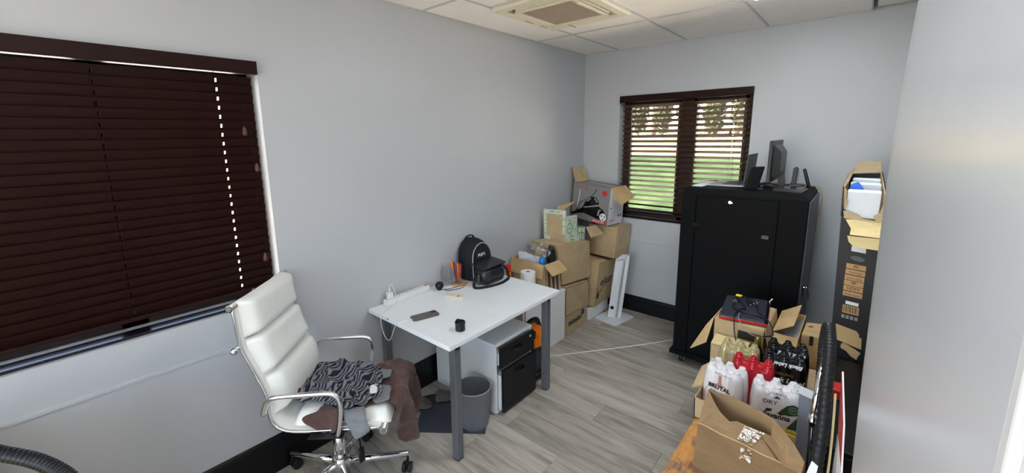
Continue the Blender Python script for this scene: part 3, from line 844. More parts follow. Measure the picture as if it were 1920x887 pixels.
# ------------------------------------------------------------------ clothes on the chair
def inside(poly, x, y):
    c = False; n = len(poly)
    for i in range(n):
        (x1, y1), (x2, y2) = poly[i], poly[i-1]
        if (y1 > y) != (y2 > y) and x < (x2-x1)*(y-y1)/(y2-y1)+x1: c = not c
    return c
def cloth(name, poly, top, edge_u, edge_w, m, parent=None, step=.006, fold=.010, seed=0, lift=0.0, bulge=0.0, ridge=0.0, lab=None, cat=None):
    """a garment laid over the seat, falling down past the front edge (edge_u) and the near edge (edge_w); poly is its flat outline"""
    us = [p[0] for p in poly]; ws = [p[1] for p in poly]
    nu = int((max(us)-min(us))/step)+1; nw = int((max(ws)-min(ws))/step)+1
    bm = bmesh.new(); uvl = bm.loops.layers.uv.new('UVMap')
    vs = {}
    cu, cw = (max(us)+min(us))/2, (max(ws)+min(ws))/2
    def P(a, b):
        n1 = noise.noise(Vector((a*9+seed, b*9, 1.3*seed)))
        n2 = noise.noise(Vector((a*22+b*8, b*20-a*6+seed, 4.1)))
        rid = (1-abs(noise.noise(Vector((a*11-b*7+seed, b*13+a*5, 2.2))))*2.2)
        h = lift+fold*(.55+.5*n1+.30*n2+.55*max(0, rid))
        if ridge:
            q1 = noise.noise(Vector((a*5+seed, b*5, 7.7)))
            h += ridge*(1-abs(math.sin(a*24+b*15+4.5*q1)))**2.2+ridge*.8*(1-abs(math.sin(b*30-a*13+5*q1+1)))**2.5
        rr = max(0, 1-((a-cu)/.26)**2-((b-cw)/.26)**2)
        h += bulge*rr
        u, w, z = a, b, top
        r = .022
        over = a-edge_u; on = b-edge_w
        nm = Vector((0, 0, 1))
        if over > 0:
            an = min(over/r, PI/2*.96)
            u = edge_u+r*math.sin(an); z = top-r*(1-math.cos(an))-max(0, over-r*PI/2*.96)
            nm = Vector((math.sin(an), 0, math.cos(an)))
            u += .02*max(0, over-.05)/.2+.03*math.sin(b*26+seed)*min(1, over/.15)
        if on < 0:
            an = min(-on/r, PI/2*.96)
            w = edge_w-r*math.sin(an); z -= r*(1-math.cos(an))+max(0, -on-r*PI/2*.96)
            nm = Vector((nm.x*.7, -math.sin(an), nm.z*math.cos(an)+.05)).normalized()
            w -= .012*math.sin(a*30+seed)*min(1, -on/.1)
        q = Vector((u, w, z))+nm*h
        return cp(q.x, q.y, q.z)
    for i in range(nu+1):
        for j in range(nw+1):
            a = min(us)+i*step; b = min(ws)+j*step
            vs[i, j] = (a, b)
    made = {}
    def gv(i, j):
        if (i, j) not in made: made[i, j] = bm.verts.new(P(*vs[i, j]))
        return made[i, j]
    for i in range(nu):
        for j in range(nw):
            a = min(us)+(i+.5)*step; b = min(ws)+(j+.5)*step
            if inside(poly, a, b):
                ids = ((i, j), (i+1, j), (i+1, j+1), (i, j+1))
                f = bm.faces.new([gv(*k) for k in ids]); f.smooth = True
                for lp, k in zip(f.loops, ids): lp[uvl].uv = vs[k]
    for _ in range(6):      # even out the stepped outline
        mv = {}
        for v in bm.verts:
            nb = [e.other_vert(v) for e in v.link_edges if e.is_boundary]
            if len(nb) == 2: mv[v] = v.co*.4+(nb[0].co+nb[1].co)*.3
        for v, c_ in mv.items(): v.co = c_
    bmesh.ops.recalc_face_normals(bm, faces=bm.faces[:])
    bmesh.ops.solidify(bm, geom=bm.faces[:], thickness=.0035)
    for f in bm.faces: f.smooth = True
    o = obj(name, bm, m, parent)
    if lab: tag(o, lab, cat)
    return o
k = NT('striped_jersey'); uv = k.n('ShaderNodeUVMap'); mp = k.n('ShaderNodeMapping')
mp.inputs['Rotation'].default_value = (0, 0, R(28)); k.l(uv.outputs[0], mp.inputs[0])
n1 = k.n('ShaderNodeTexNoise'); n1.inputs['Scale'].default_value = 9; n1.inputs['Detail'].default_value = 1; k.l(mp.outputs[0], n1.inputs['Vector'])
sx = k.n('ShaderNodeSeparateXYZ'); k.l(mp.outputs[0], sx.inputs[0])
ph = k.math('ADD', k.math('MULTIPLY', sx.outputs[0], 290.0), k.math('MULTIPLY', n1.outputs['Fac'], 34.0))
st = k.math('SINE', ph)
n2 = k.n('ShaderNodeTexNoise'); n2.inputs['Scale'].default_value = 300; k.l(uv.outputs[0], n2.inputs['Vector'])
cg = k.ramp(n2.outputs['Fac'], [(0.3, C3(112, 114, 120)), (0.7, C3(140, 142, 148))])
k.l(k.mix(k.math('GREATER_THAN', st, 0.05), cg, C3(42, 43, 52)), k.b.inputs['Base Color'])
k.b.inputs['Roughness'].default_value = 0.95; k.b.inputs['Specular IOR Level'].default_value = .1
M_STRIPE = k.m
TOPZ = .570
cloth('brown_garment', [(-.06, -.235), (.0, -.20), (.02, -.04), (.10, .10), (.21, .19), (.26, .225), (.33, .20), (.40, .17), (.52, .165), (.60, .14), (.64, .06), (.625, -.04), (.56, -.15), (.50, -.19), (.42, -.205), (.36, -.19), (.30, -.15), (.24, -.17), (.16, -.215), (.12, -.25), (.08, -.30), (.055, -.335), (.015, -.29)],
      TOPZ, .332, -.215, M_BROWNF, seed=3, fold=.010, ridge=.012, lab='dark brown jersey garment hanging over the front of the white chair', cat='clothing')
sh = cloth('striped_shirt', [(-.105, -.165), (-.155, -.08), (-.165, .10), (-.13, .165), (-.03, .185), (.06, .175), (.13, .170), (.19, .11), (.235, .04), (.25, -.05), (.268, -.12), (.245, -.17), (.215, -.185), (.20, -.205), (.155, -.225), (.115, -.225), (.02, -.175), (-.05, -.150), (-.085, -.18)],
      TOPZ+.012, .332, -.222, M_STRIPE, seed=11, fold=.016, bulge=.006, ridge=.020, lab='grey and black striped shirt crumpled on the white chair seat', cat='clothing')
cloth('cuff', [(.19, .11), (.27, .09), (.275, .02), (.235, .0), (.225, .05)], TOPZ+.022, .332, -.222, M_GREYF, parent=sh, seed=5, step=.005)
cloth('cuff', [(.24, -.05), (.300, -.06), (.315, -.17), (.255, -.195), (.235, -.16)], TOPZ+.024, .332, -.222, M_GREYF, parent=sh, seed=8, step=.005)
cloth('sleeve', [(.115, -.215), (.205, -.195), (.235, -.28), (.245, -.315), (.175, -.355), (.150, -.30)], TOPZ+.016, .332, -.222, M_GREYF, parent=sh, seed=2, step=.005)
cloth('care_label', [(.20, -.07), (.235, -.06), (.25, -.135), (.215, -.14)], TOPZ+.042, .332, -.222, M_PAPER, parent=sh, seed=4, fold=.004, step=.005)
cloth('collar_tape', [(-.092, -.150), (-.086, -.156), (-.128, -.06), (-.135, -.063)], TOPZ+.040, .332, -.222, mat('pink_trim', C3(214, 130, 150), .8), parent=sh, seed=4, fold=.004, step=.004)

# ================================================================== THINGS ON THE DESK
DT = .737
def on_desk():
    # power strip
    p0, p1, w, h = V(.070, -2.545, DT), V(.050, -2.182, DT), .046, .036
    d = (p1-p0).normalized(); s = Vector((-d.y, d.x, 0))
    t = thing('power_strip', (p0+p1)/2, 'white multi-plug power strip lying along the wall edge of the desk', 'power strip')
    b = [p0, p1, p1+s*w, p0+s*w]
    part('body', lambda bm: hexb(bm, b, [q+Vector((0, 0, h)) for q in b], .004), M_WHITEP, t)
    for k in range(5):
        c = p0+d*(.045+.062*k)+s*w/2+Vector((0, 0, h))
        def so(bm):
            for (a, e) in ((-.012, .008), (.012, .008), (0, -.010)):
                q = c+d*a+s*e; cyl(bm, q-Vector((0, 0, .001)), q+Vector((0, 0, .0006)), .0032, 10)
        part('socket', so, M_GREY, t)
    c = p1-d*.022+s*w/2+Vector((0, 0, h))
    part('switch', lambda bm: box(bm, c.x-.008, c.x+.008, c.y-.010, c.y+.010, c.z-.001, c.z+.005, .002), mat('red_switch', C3(232, 96, 84), .3), t)
    # usb charger standing in the strip
    c = p0+d*.040+s*w*.5+Vector((0, 0, h))
    t = thing('usb_charger', c, 'white phone charger plugged into the near end of the power strip', 'charger')
    part('body', lambda bm: box(bm, c.x-.014, c.x+.014, c.y-.02, c.y+.02, c.z+.0005, c.z+.046, .005), M_WHITEP, t)
    part('port', lambda bm: box(bm, c.x-.002, c.x+.002, c.y-.005, c.y+.005, c.z+.0455, c.z+.0465), M_GREY, t)
    top = c+Vector((0, 0, .047))
    pts = [top, top+Vector((0, 0, .022)), top+Vector((.004, .012, .050)), V(.062, -2.488, .842), V(.090, -2.492, .800), V(.100, -2.52, .752), V(.112, -2.56, .741), V(.135, -2.615, .7405), V(.152, -2.645, .7385), V(.162, -2.655, .705), V(.180, -2.660, .655), V(.212, -2.662, .618), V(.243, -2.662, .611), V(.270, -2.661, .634), V(.296, -2.657, .690), V(.318, -2.648, .7385), V(.330, -2.63, .7405), V(.338, -2.60, .741), V(.347, -2.578, .742)]
    cb = obj('charging_cable', B(lambda bm: tube(bm, smooth_path(pts, 8), .0021, 8)), M_WHITEP)
    tag(cb, 'white charging cable looping over the desk edge to the phone', 'cable')
    e = pts[-1]; dd = V(.010, .026, 0).normalized()
    part('plug', lambda bm: tube(bm, [e-dd*.002, e+dd*.020], .0042, 10, flat=(.0055, .0032)), M_WHITEP, cb)
    part('plug', lambda bm: tube(bm, [top+Vector((0, 0, -.001)), top+Vector((0, 0, .02))], .0042, 10, flat=(.0055, .0032)), M_WHITEP, cb)
    # phone
    q = [V(.384, -2.574, DT), V(.428, -2.415, DT), V(.358, -2.395, DT), V(.317, -2.557, DT)]
    t = thing('phone', sum(q, Vector())/4, 'dark bronze phone lying face down on the desk, charging', 'phone')
    def ph(bm):
        k = bmesh.new(); c = sum(q, Vector())/4
        dx = (q[1]-q[0]); ang = math.atan2(dx.y, dx.x); L = dx.length; Wd = (q[2]-q[1]).length
        slab(k, [(x, y, .0008) for x, y in rrect(L/2, Wd/2, .011)], .0085, False)
        bmesh.ops.bevel(k, geom=[e for e in k.edges if abs(e.verts[0].co.z-e.verts[1].co.z) < 1e-5], offset=.0022, segments=2, affect='EDGES')
        merge(bm, k, Matrix.Translation(c) @ Matrix.Rotation(ang, 4, 'Z'))
    part('body', ph, mat('bronze_glass', C3(96, 84, 78), .22, var=.03), t, smooth=35)
    def camb(bm):
        k = bmesh.new(); c = sum(q, Vector())/4; dx = (q[1]-q[0]); ang = math.atan2(dx.y, dx.x)
        slab(k, [(x+.058, y+.016, .0093) for x, y in rrect(.014, .012, .004)], .0014, False)
        merge(bm, k, Matrix.Translation(c) @ Matrix.Rotation(ang, 4, 'Z'))
    part('camera_bump', camb, M_BLACKG, t)
    # black cup lid
    c = V(.668, -2.473, DT)
    t = thing('cup_lid', c, 'black flask cup with a hinged lip at the near desk corner', 'cup')
    part('body', lambda bm: lathe(bm, [(.024, .0005), (.0275, .003), (.0275, .040), (.029, .041), (.029, .051), (.026, .052), (.0255, .046), (.006, .043)], c, 32, cap1=True), M_BLACKP, t, smooth=40)
    part('flip_tab', lambda bm: box(bm, c.x-.026, c.x-.006, c.y-.008, c.y+.010, c.z+.050, c.z+.060, .003), M_BLACKP, t)
    # ball shaped webcam
    c = V(.100, -2.138, DT+.0305)
    t = thing('webcam', (c.x, c.y, DT), 'black ball-shaped camera with a thin lead beside the glass jar', 'webcam')
    part('body', lambda bm: (sphere(bm, c, .030), lathe(bm, [(.016, -.0303), (.017, -.027), (.01, -.024)], c, 20)), M_BLACKG, t, smooth=60)
    part('lens', lambda bm: cyl(bm, c+V(.018, -.018, .0115), c+V(.0212, -.0212, .0135), .006, 16), M_NAVY, t)
    part('lead', lambda bm: tube(bm, smooth_path([c+V(.024, .008, -.026), V(.150, -2.09, DT+.003), V(.155, -2.04, DT+.003), V(.17, -1.985, DT+.003), V(.20, -2.0, DT+.003), V(.19, -2.07, DT+.003), V(.16, -2.12, DT+.003), V(.135, -2.115, DT+.003)], 8), .0022, 7), mat('brown_lead', C3(72, 44, 34), .5), t)
    # cream adapter
    a, b2 = V(.228, -2.197, DT), V(.362, -2.160, DT); ang = math.atan2(b2.y-a.y, b2.x-a.x); c = (a+b2)/2
    mt = Matrix.Translation(c) @ Matrix.Rotation(ang, 4, 'Z')
    t = thing('plug_adapter', c, 'cream double plug adapter lying in the middle of the desk', 'adapter')
    def ad(bm):
        k = bmesh.new()
        poly = [(-.066, -.012), (-.050, -.020), (.020, -.018), (.034, -.026), (.058, -.024), (.067, -.008), (.067, .008), (.058, .024), (.034, .026), (.020, .018), (-.050, .020), (-.066, .012)]
        slab(k, [(x, y, .0006) for x, y in poly], .021, False)
        bmesh.ops.bevel(k, geom=[e for e in k.edges if e.verts[0].co.z > .01 and e.verts[1].co.z > .01], offset=.004, segments=2, affect='EDGES')
        merge(bm, k, mt)
    part('body', ad, M_CREAMP, t, smooth=40)
    def holes(bm, xs_):
        k = bmesh.new()
        for x, y in xs_: lathe(k, [(.0045, 0), (.0045, .0012)], (x, y, .0205), 12)
        merge(bm, k, mt)
    part('socket', lambda bm: holes(bm, [(-.048, 0), (-.018, .006), (-.018, -.006)]), M_GREY, t)
    part('socket', lambda bm: merge(bm, B(lambda k_: box(k_, .030, .040, -.014, .008, .0205, .0222, .001)), mt), M_BLACKP, t)
    # glass jar
    c = V(.062, -2.035, DT)
    t = thing('glass_jar', c, 'empty clear glass jar against the wall beside the pen cup', 'jar')
    part('jar', lambda bm: lathe(bm, [(.0, .001), (.040, .001), (.043, .006), (.043, .108), (.040, .118), (.034, .124), (.034, .136), (.0355, .137), (.0355, .139), (.0325, .139), (.0315, .124), (.038, .116), (.0405, .106), (.0405, .009), (.0, .008)], c, 40, cap0=False, cap1=False), M_JAR, t, smooth=50)
    part('lid', lambda bm: lathe(bm, [(.037, .1395), (.0375, .141), (.0375, .152), (.036, .155), (.0, .156)], c, 40, cap1=False), M_JAR, t, smooth=50)
    # pen cup: clear tumbler with pens and orange scissors
    c = V(.112, -1.972, DT)
    t = thing('pen_cup', c, 'clear tumbler holding coloured pens beside the black backpack', 'pen holder')
    part('tumbler', lambda bm: lathe(bm, [(.0, .001), (.026, .001), (.028, .004), (.033, .098), (.031, .098), (.026, .006), (.0, .006)], c, 32, cap0=False, cap1=False), M_JAR, t, smooth=50)
    tag(obj('paper_pad', B(lambda bm: merge(bm, B(lambda k_: box(k_, -.052, .052, -.045, .045, -.004, -.0004)), Matrix.Translation(c+V(.02, .0, .0046)) @ Matrix.Rotation(R(35), 4, 'Z'))), mat('tan_pad', C3(206, 164, 116), .7)), 'tan paper pad lying under the pen cup', 'notepad')
    rnd = random.Random(4)
    cols = [(238, 96, 24), (116, 40, 110), (200, 44, 48), (236, 160, 30), (150, 50, 60), (228, 90, 30), (96, 50, 130), (176, 60, 40), (244, 120, 40)]
    for i, cc in enumerate(cols):
        a = 2*PI*i/9; r0, r1 = .015, .027
        p = c+V(r0*math.cos(a+.6), r0*math.sin(a+.6), .016); e = c+V(r1*math.cos(a), r1*math.sin(a), .135+.035*rnd.random())
        o = obj('pen', B(lambda bm: (cyl(bm, p, e, .0038, 10), cyl(bm, e, e+(e-p).normalized()*.006, .0038, 10, .002))), mat('pen_%d' % i, C3(*cc), .35))
        nm = ['orange', 'purple', 'red', 'amber', 'dark red', 'deep orange', 'violet', 'rust brown', 'light orange'][i]
        tag(o, nm+' pen standing in the clear tumbler', 'pen', 'pens in the tumbler')
    t = thing('scissors', c, 'orange handled scissors standing in the clear pen tumbler', 'scissors')
    a0 = c+V(-.004, -.012, .010); up = V(-.02, -.012, .13).normalized(); sd = V(.6, -.6, .05).normalized()
    part('blade', lambda bm: slab(bm, [a0-sd*.003, a0+sd*.003, a0+up*.10+sd*.008, a0+up*.10-sd*.008], .002), M_CHROME, t)
    for sg in (-1, 1):
        cc = a0+up*(.135+.008*sg)+sd*sg*.021
        part('handle', lambda bm: tube(bm, [cc+up*(.026*math.cos(x*PI/9))+sd*(.016*math.sin(x*PI/9)) for x in range(18)], .0058, 8, closed=True), M_ORANGE, t)
on_desk()

def backpack():
    t = thing('backpack', (.12, -1.70, DT), 'small black backpack with grey piping leaning on the wall at the desk end', 'backpack')
    yc, zt = -1.772, DT+.297
    def body(bm):      # rounded arch profile, swept from wall to front
        def prof(hw, h, n=14):
            pts = [(-hw, .004), (-hw*1.03, .05), (-hw*1.0, h*.55)]
            for k_ in range(n+1):
                a = PI-PI*k_/n; pts.append((hw*math.cos(a), h*.60+(h*.40)*math.sin(a)))
            pts += [(hw*1.0, h*.55), (hw*1.03, .05), (hw, .004)]
            return pts
        secs = [(.012, .092, .284), (.022, .112, .298), (.075, .118, .304), (.120, .114, .296), (.150, .102, .280), (.160, .095, .272)]
        g = []
        for (x, hw, h) in secs:
            g.append([bm.verts.new((x+.016*(1-z/.32), yc+y, DT+z)) for y, z in prof(hw, h)])
        m = len(g[0])
        for A, Q in zip(g, g[1:]):
            for i in range(m): bm.faces.new((A[i], A[(i+1) % m], Q[(i+1) % m], Q[i]))
        bm.faces.new(g[0][::-1]); bm.faces.new(g[-1])
    part('main_compartment', body, M_NYLON, t, smooth=60)
    def arch(hw, h, z0, x): return [(x+.016*(1-z/.32), yc+y, DT+z) for y, z in [(-hw, z0), (-hw*1.02, .06), (-hw, h*.5)]+[(hw*math.cos(PI-PI*k_/14), h*.60+h*.40*math.sin(PI-PI*k_/14)) for k_ in range(15)]+[(hw, h*.5), (hw*1.02, .06), (hw, z0)]]
    part('piping', lambda bm: tube(bm, smooth_path(arch(.099, .276, .01, .163), 3), .0042, 8), M_PIPE, t)
    part('front_panel', lambda bm: slab(bm, smooth_path(arch(.093, .269, .012, .164), 1), .006), M_NYLON, t)
    part('top_handle', lambda bm: tube(bm, smooth_path([(.035, yc-.045, zt-.010), (.040, yc-.03, zt+.012), (.048, yc, zt+.022), (.050, yc+.025, zt+.014), (.046, yc+.045, zt-.012)], 6), .008, 8, flat=(.012, .005)), M_NYLON, t)
    part('hang_tag', lambda bm: slab(bm, [(.060, yc-.045, zt-.004), (.072, yc-.010, zt-.001), (.075, yc-.008, zt-.010), (.062, yc-.043, zt-.013)], .002), M_PAPER, t)
    part('shoulder_strap', lambda bm: tube(bm, smooth_path([(.035, yc+.10, DT+.235), (.05, yc+.140, DT+.205), (.06, yc+.146, DT+.145), (.06, yc+.135, DT+.08), (.05, yc+.12, DT+.02)], 6), .012, 8, flat=(.016, .006)), M_NYLON, t)
    part('side_pocket', lambda bm: sphere(bm, (.105, yc-.120, DT+.07), .05, 1.0, .30, 1.25), M_NYLON, t, smooth=60)
    # angular three-letter emblem on the front, drawn as strokes
    def em(bm):
        X = .169+.016*(1-.205/.32)
        def st(pts, w=.0032):
            for (a, b) in zip(pts, pts[1:]):
                a, b = V(X, yc+a[0], DT+a[1]), V(X, yc+b[0], DT+b[1]); d = (b-a).normalized(); n = V(0, -d.z, d.y)*w
                slab(bm, [a-n-d*w*.6, b-n+d*w*.6, b+n+d*w*.6, a+n-d*w*.6], .0012)
        z0, z1 = .180, .202
        st([(-.042, z0), (-.042, z1)]); st([(-.037, .189), (-.022, z1)]); st([(-.034, .192), (-.016, z0), (-.004, z1), (-.004, z0)][0:3])
        st([(-.004, z1), (-.004, z0)]); st([(-.004, z0), (.018, z1), (.030, z0)])
    part('emblem', em, M_WINK, t, label='white angular emblem')
    # leather-look lunch bag in front
    c = V(.257, -1.785, DT)
    t = thing('lunch_bag', c, 'black glossy lunch bag with a lifted flap in front of the backpack', 'bag')
    def pouch(bm):
        secs = [(.002, .052, .090, .03), (.008, .062, .104, .04), (.025, .070, .114, .05), (.060, .074, .120, .055), (.095, .070, .116, .055), (.115, .060, .106, .05), (.124, .050, .096, .045)]
        g = []
        for z, hx, hy, r in secs: g.append([bm.verts.new((c.x+x, c.y+y, DT+z)) for x, y in rrect(hx, hy, r)])
        m = len(g[0])
        for A, Q in zip(g, g[1:]):
            for i in range(m): bm.faces.new((A[i], A[(i+1) % m], Q[(i+1) % m], Q[i]))
        bm.faces.new(g[0][::-1]); bm.faces.new(g[-1])
    part('body', pouch, M_LIDB, t, smooth=50)
    def flap(bm):
        k_ = bmesh.new()
        slab(k_, [(x, y, 0) for x, y in rrect(.078, .128, .05, 8)], .012)
        bmesh.ops.bevel(k_, geom=k_.edges[:], offset=.004, segments=2, affect='EDGES')
        for v in k_.verts: v.co.z -= 1.6*v.co.y**2
        merge(bm, k_, Matrix.Translation(c+V(.004, 0, .158)) @ Matrix.Rotation(R(6), 4, 'Y'))
    part('flap', flap, M_LIDB, t, smooth=50)
    part('piping', lambda bm: tube(bm, [(c.x+x, c.y+y, DT+.113) for x, y in rrect(.061, .107, .05)], .003, 8, closed=True), M_BLACKG, t)
    part('stud', lambda bm: cyl(bm, c+V(.0635, .01, .078), c+V(.0665, .01, .078), .005, 14), M_CHROME, t)
    def strap(bm):
        tube(bm, smooth_path([c+V(-.02, -.115, .09), c+V(.0, -.150, .07), c+V(.01, -.175, .012), c+V(.045, -.175, .007), c+V(.085, -.10, .007), c+V(.105, .0, .007), c+V(.095, .075, .007), c+V(.080, .125, .014), c+V(.05, .140, .06), c+V(.02, .128, .10)], 7), .010, 8, flat=(.011, .004))
    part('strap', strap, M_NYLON, t)
    part('strap_pull', lambda bm: (tube(bm, [c+V(.02, -.130, .09), c+V(.03, -.152, .02)], .006, 8), sphere(bm, c+V(.0, -.125, .055), .024, .8, .6, 1.1)), mat('grey_mesh', C3(72, 72, 76), .7), t)
backpack()

# spray can and paper roll behind the desk, on the low cabinet
c = V(.135, -1.425, .464)
t = thing('spray_can', c, 'red capped aerosol can behind the far desk edge', 'spray can')
part('can', lambda bm: lathe(bm, [(.021, 0), (.0225, .003), (.0225, .225), (.019, .235)], c, 28), mat('can_label_red', C3(190, 40, 32), .3), t, smooth=40)
part('label_band', lambda bm: lathe(bm, [(.0228, .195), (.0230, .196), (.0230, .226), (.0228, .227)], c, 28, cap0=False, cap1=False), mat('can_label_orange', C3(240, 150, 40), .3), t, smooth=40)
part('label_print', lambda bm: [slab(bm, [c+V(.0232*math.cos(a), .0232*math.sin(a), z0), c+V(.0232*math.cos(a+.3), .0232*math.sin(a+.3), z0+.004), c+V(.0232*math.cos(a+.3), .0232*math.sin(a+.3), z0+.028), c+V(.0232*math.cos(a), .0232*math.sin(a), z0+.022)], .0006) for a, z0 in ((-1.5, .160), (-1.0, .152), (-.5, .162), (0, .155))], M_WINK, t)
part('cap', lambda bm: lathe(bm, [(.0215, .235), (.0222, .237), (.0215, .285), (.018, .290), (.0, .290)], c, 28, cap1=False), mat('red_cap', C3(226, 40, 36), .3), t, smooth=40)
c = V(.300, -1.372, .464)
t = thing('paper_roll', c, 'white paper roll standing between the desk and the open carton', 'paper roll')
part('roll', lambda bm: lathe(bm, [(.018, .001), (.060, .001), (.061, .003), (.061, .246), (.060, .248), (.018, .248)], c, 40, cap0=False, cap1=False), M_PAPER, t, smooth=40)
part('core', lambda bm: lathe(bm, [(.018, .0), (.018, .249), (.0165, .249), (.0165, .0)], c, 24, cap0=False, cap1=False), M_TAN, t, smooth=40)

# ================================================================== CARTONS IN THE CORNER
def open_box(bm, b, t_, th=.005, floor_=True, skip=()):
    """hollow carton: b, t_ are ccw quads of the bottom and top"""
    b = [V(p) for p in b]; t_ = [V(p) for p in t_]
    cb, ct = sum(b, Vector())/4, sum(t_, Vector())/4
    for i in range(4):
        j = (i+1) % 4
        if i in skip: continue
        n = (b[j]-b[i]).cross(t_[i]-b[i]).normalized()
        if n.dot(cb-b[i]) < 0: n = -n
        hexa(bm, (b[i], b[j], b[j]+n*th, b[i]+n*th), (t_[i], t_[j], t_[j]+n*th, t_[i]+n*th))
    if floor_: hexa(bm, b, [p+Vector((0, 0, th)) for p in b])
def carton(loc, label, b, t_, m, cat='box', name='cardboard_box', group=None, bev=.004):
    r_ = thing(name, loc, label, cat, group)
    part('body', lambda bm: hexb(bm, b, t_, bev), m, r_)
    return r_
def pxquad(b, t_, i, j): return [V(b[i]), V(b[j]), V(t_[j]), V(t_[i])]

# 1 retailer carton on the floor
b = [(.05, -.95, 0), (.386, -.952, 0), (.380, -.522, 0), (.05, -.52, 0)]
t_ = [(.06, -.945, .478), (.383, -.952, .470), (.372, -.524, .418), (.06, -.52, .425)]
bx = carton((.22, -.73, 0), 'brown carton with black print on the floor beside the low white cabinet', b, t_, M_CARDD)
fq = pxquad(b, t_, 1, 2)
part('flap', lambda bm: slab(bm, on_quad(fq, .01, .985, .43, .97, .012), .005), M_CARDD, bx)
part('edge_tape', lambda bm: slab(bm, on_quad(fq, .0, .05, .5, .97, .0155), .001), M_TAPE, bx)
xd, yd = fq[1]-fq[0], V(0, 0, 1)
text('lettering', 'takealot', .074, quadpt(fq, .17, .165)+V(.0025, 0, 0), xd, yd, M_INK, bx, bold=.0012, sx=1.0)
part('logo_disc', lambda bm: merge(bm, B(lambda k_: lathe(k_, [(.030, 0), (.030, .0008)], (0, 0, 0), 24)), Matrix.Translation(quadpt(fq, .79, .30)+V(.0012, 0, 0)) @ Matrix.Rotation(R(90), 4, 'Y')), mat('blue_grey_ink', C3(56, 60, 84), .7), bx)

# 2 tilted carton on top of it
b = [(.06, -.945, .487), (.370, -.948, .487), (.372, -.452, .431), (.06, -.45, .433)]
t_ = [(.05, -1.01, .862), (.355, -1.015, .858), (.366, -.487, .803), (.06, -.48, .805)]
bx = carton((.22, -.70, .45), 'plain brown carton tilted on top of the printed floor carton', b, t_, M_CARD, bev=.006)
part('crease', lambda bm: slab(bm, on_quad(pxquad(b, t_, 1, 2), .0, 1.0, .93, .945, .0008), .0008), M_CARDD, bx)

# 3 box with a big printed name, leaning, on white boards
b = [(.08, -.445, .118), (.402, -.446, .118), (.402, -.085, .112), (.08, -.09, .112)]
t_ = [(.10, -.44, .590), (.452, -.444, .583), (.452, -.075, .548), (.10, -.08, .556)]
bx = carton((.25, -.27, .11), 'brown carton with a printed name and swoosh standing on white boards', b, t_, M_CARD)
fq = pxquad(b, t_, 1, 2); fn = (fq[1]-fq[0]).cross(fq[3]-fq[0]).normalized()
text('lettering', 'ellott', .112, quadpt(fq, .22, .45)+fn*.0014, fq[1]-fq[0], fq[3]-fq[0], M_INK, bx, shear=.15, bold=.0016)
def swoosh(bm):
    pts = [quadpt(fq, s, t0)+fn*.0012 for s, t0 in ((.10, .42), (.08, .36), (.14, .31), (.30, .33), (.50, .41), (.74, .52))]
    tube(bm, smooth_path(pts, 6), .003, 6, flat=(.004, .0012))
part('swoosh', swoosh, M_INK, bx)
part('print_block', lambda bm: slab(bm, on_quad(fq, .10, .22, .17, .29, .0006), .0006), M_INK, bx)
part('flap', lambda bm: slab(bm, [V(.40, -.44, .586), V(.45, -.30, .572), V(.43, -.31, .583), V(.385, -.43, .592)], .003), M_CARDL, bx)
part('bent_corner', lambda bm: slab(bm, [V(.404, -.448, .118), V(.424, -.43, .128), V(.42, -.40, .118), V(.404, -.405, .112)], .003), M_CARDL, bx)

# white boards beneath it
wb = [('white_board', (.33, .352), -.512, -.06, .104), ('white_board', (.3585, .366), -.515, -.10, .108), ('white_board', (.372, .392), -.505, -.12, .110)]
lab = ['white board standing on edge under the carton with a printed name, innermost', 'thin white board standing on edge between two thicker boards under the carton', 'white board standing on edge under the carton with a printed name, outermost']
for (nm, (a, c_), y0, y1, h), lb in zip(wb, lab):
    tag(obj(nm, B(lambda bm: box(bm, a, c_, y0, y1, 0, h, .0015, 1)), M_WHITE), lb, 'board')
tag(obj('white_board', B(lambda bm: box(bm, .09, .12, -.44, -.1, 0, .108, .0015, 1)), M_WHITE), 'white board hidden at the back under the printed carton', 'board')

# 4 taped carton under the vacuum cleaner box
b = [(.185, -.205, .590), (.518, -.275, .600), (.553, -.030, .600), (.21, -.012, .592)]
t_ = [(.20, -.205, .905), (.545, -.278, .912), (.578, -.035, .922), (.215, -.012, .93)]
bx = carton((.38, -.14, .59), 'brown carton with shiny tape under the grey vacuum cleaner box', b, t_, M_CARD)
sq = pxquad(b, t_, 1, 2); tq = [V(t_[0]), V(t_[1]), V(t_[2]), V(t_[3])]; lq = pxquad(b, t_, 0, 1)
part('tape', lambda bm: slab(bm, on_quad(sq, .12, .95, .72, .985, .0008), .0006), M_TAPE, bx)
part('tape', lambda bm: slab(bm, on_quad(tq, .62, .985, .52, .80, .0008), .0006), M_TAPE, bx)
part('tape', lambda bm: slab(bm, on_quad(sq, .3, .75, .42, .72, .0008), .0006), M_TAPE, bx)
part('tape', lambda bm: slab(bm, on_quad(sq, .05, .62, .03, .24, .0008), .0006), M_TAPE, bx)
part('tape', lambda bm: slab(bm, on_quad(lq, .86, .985, .02, .2, .0008), .0006), M_TAPE, bx)

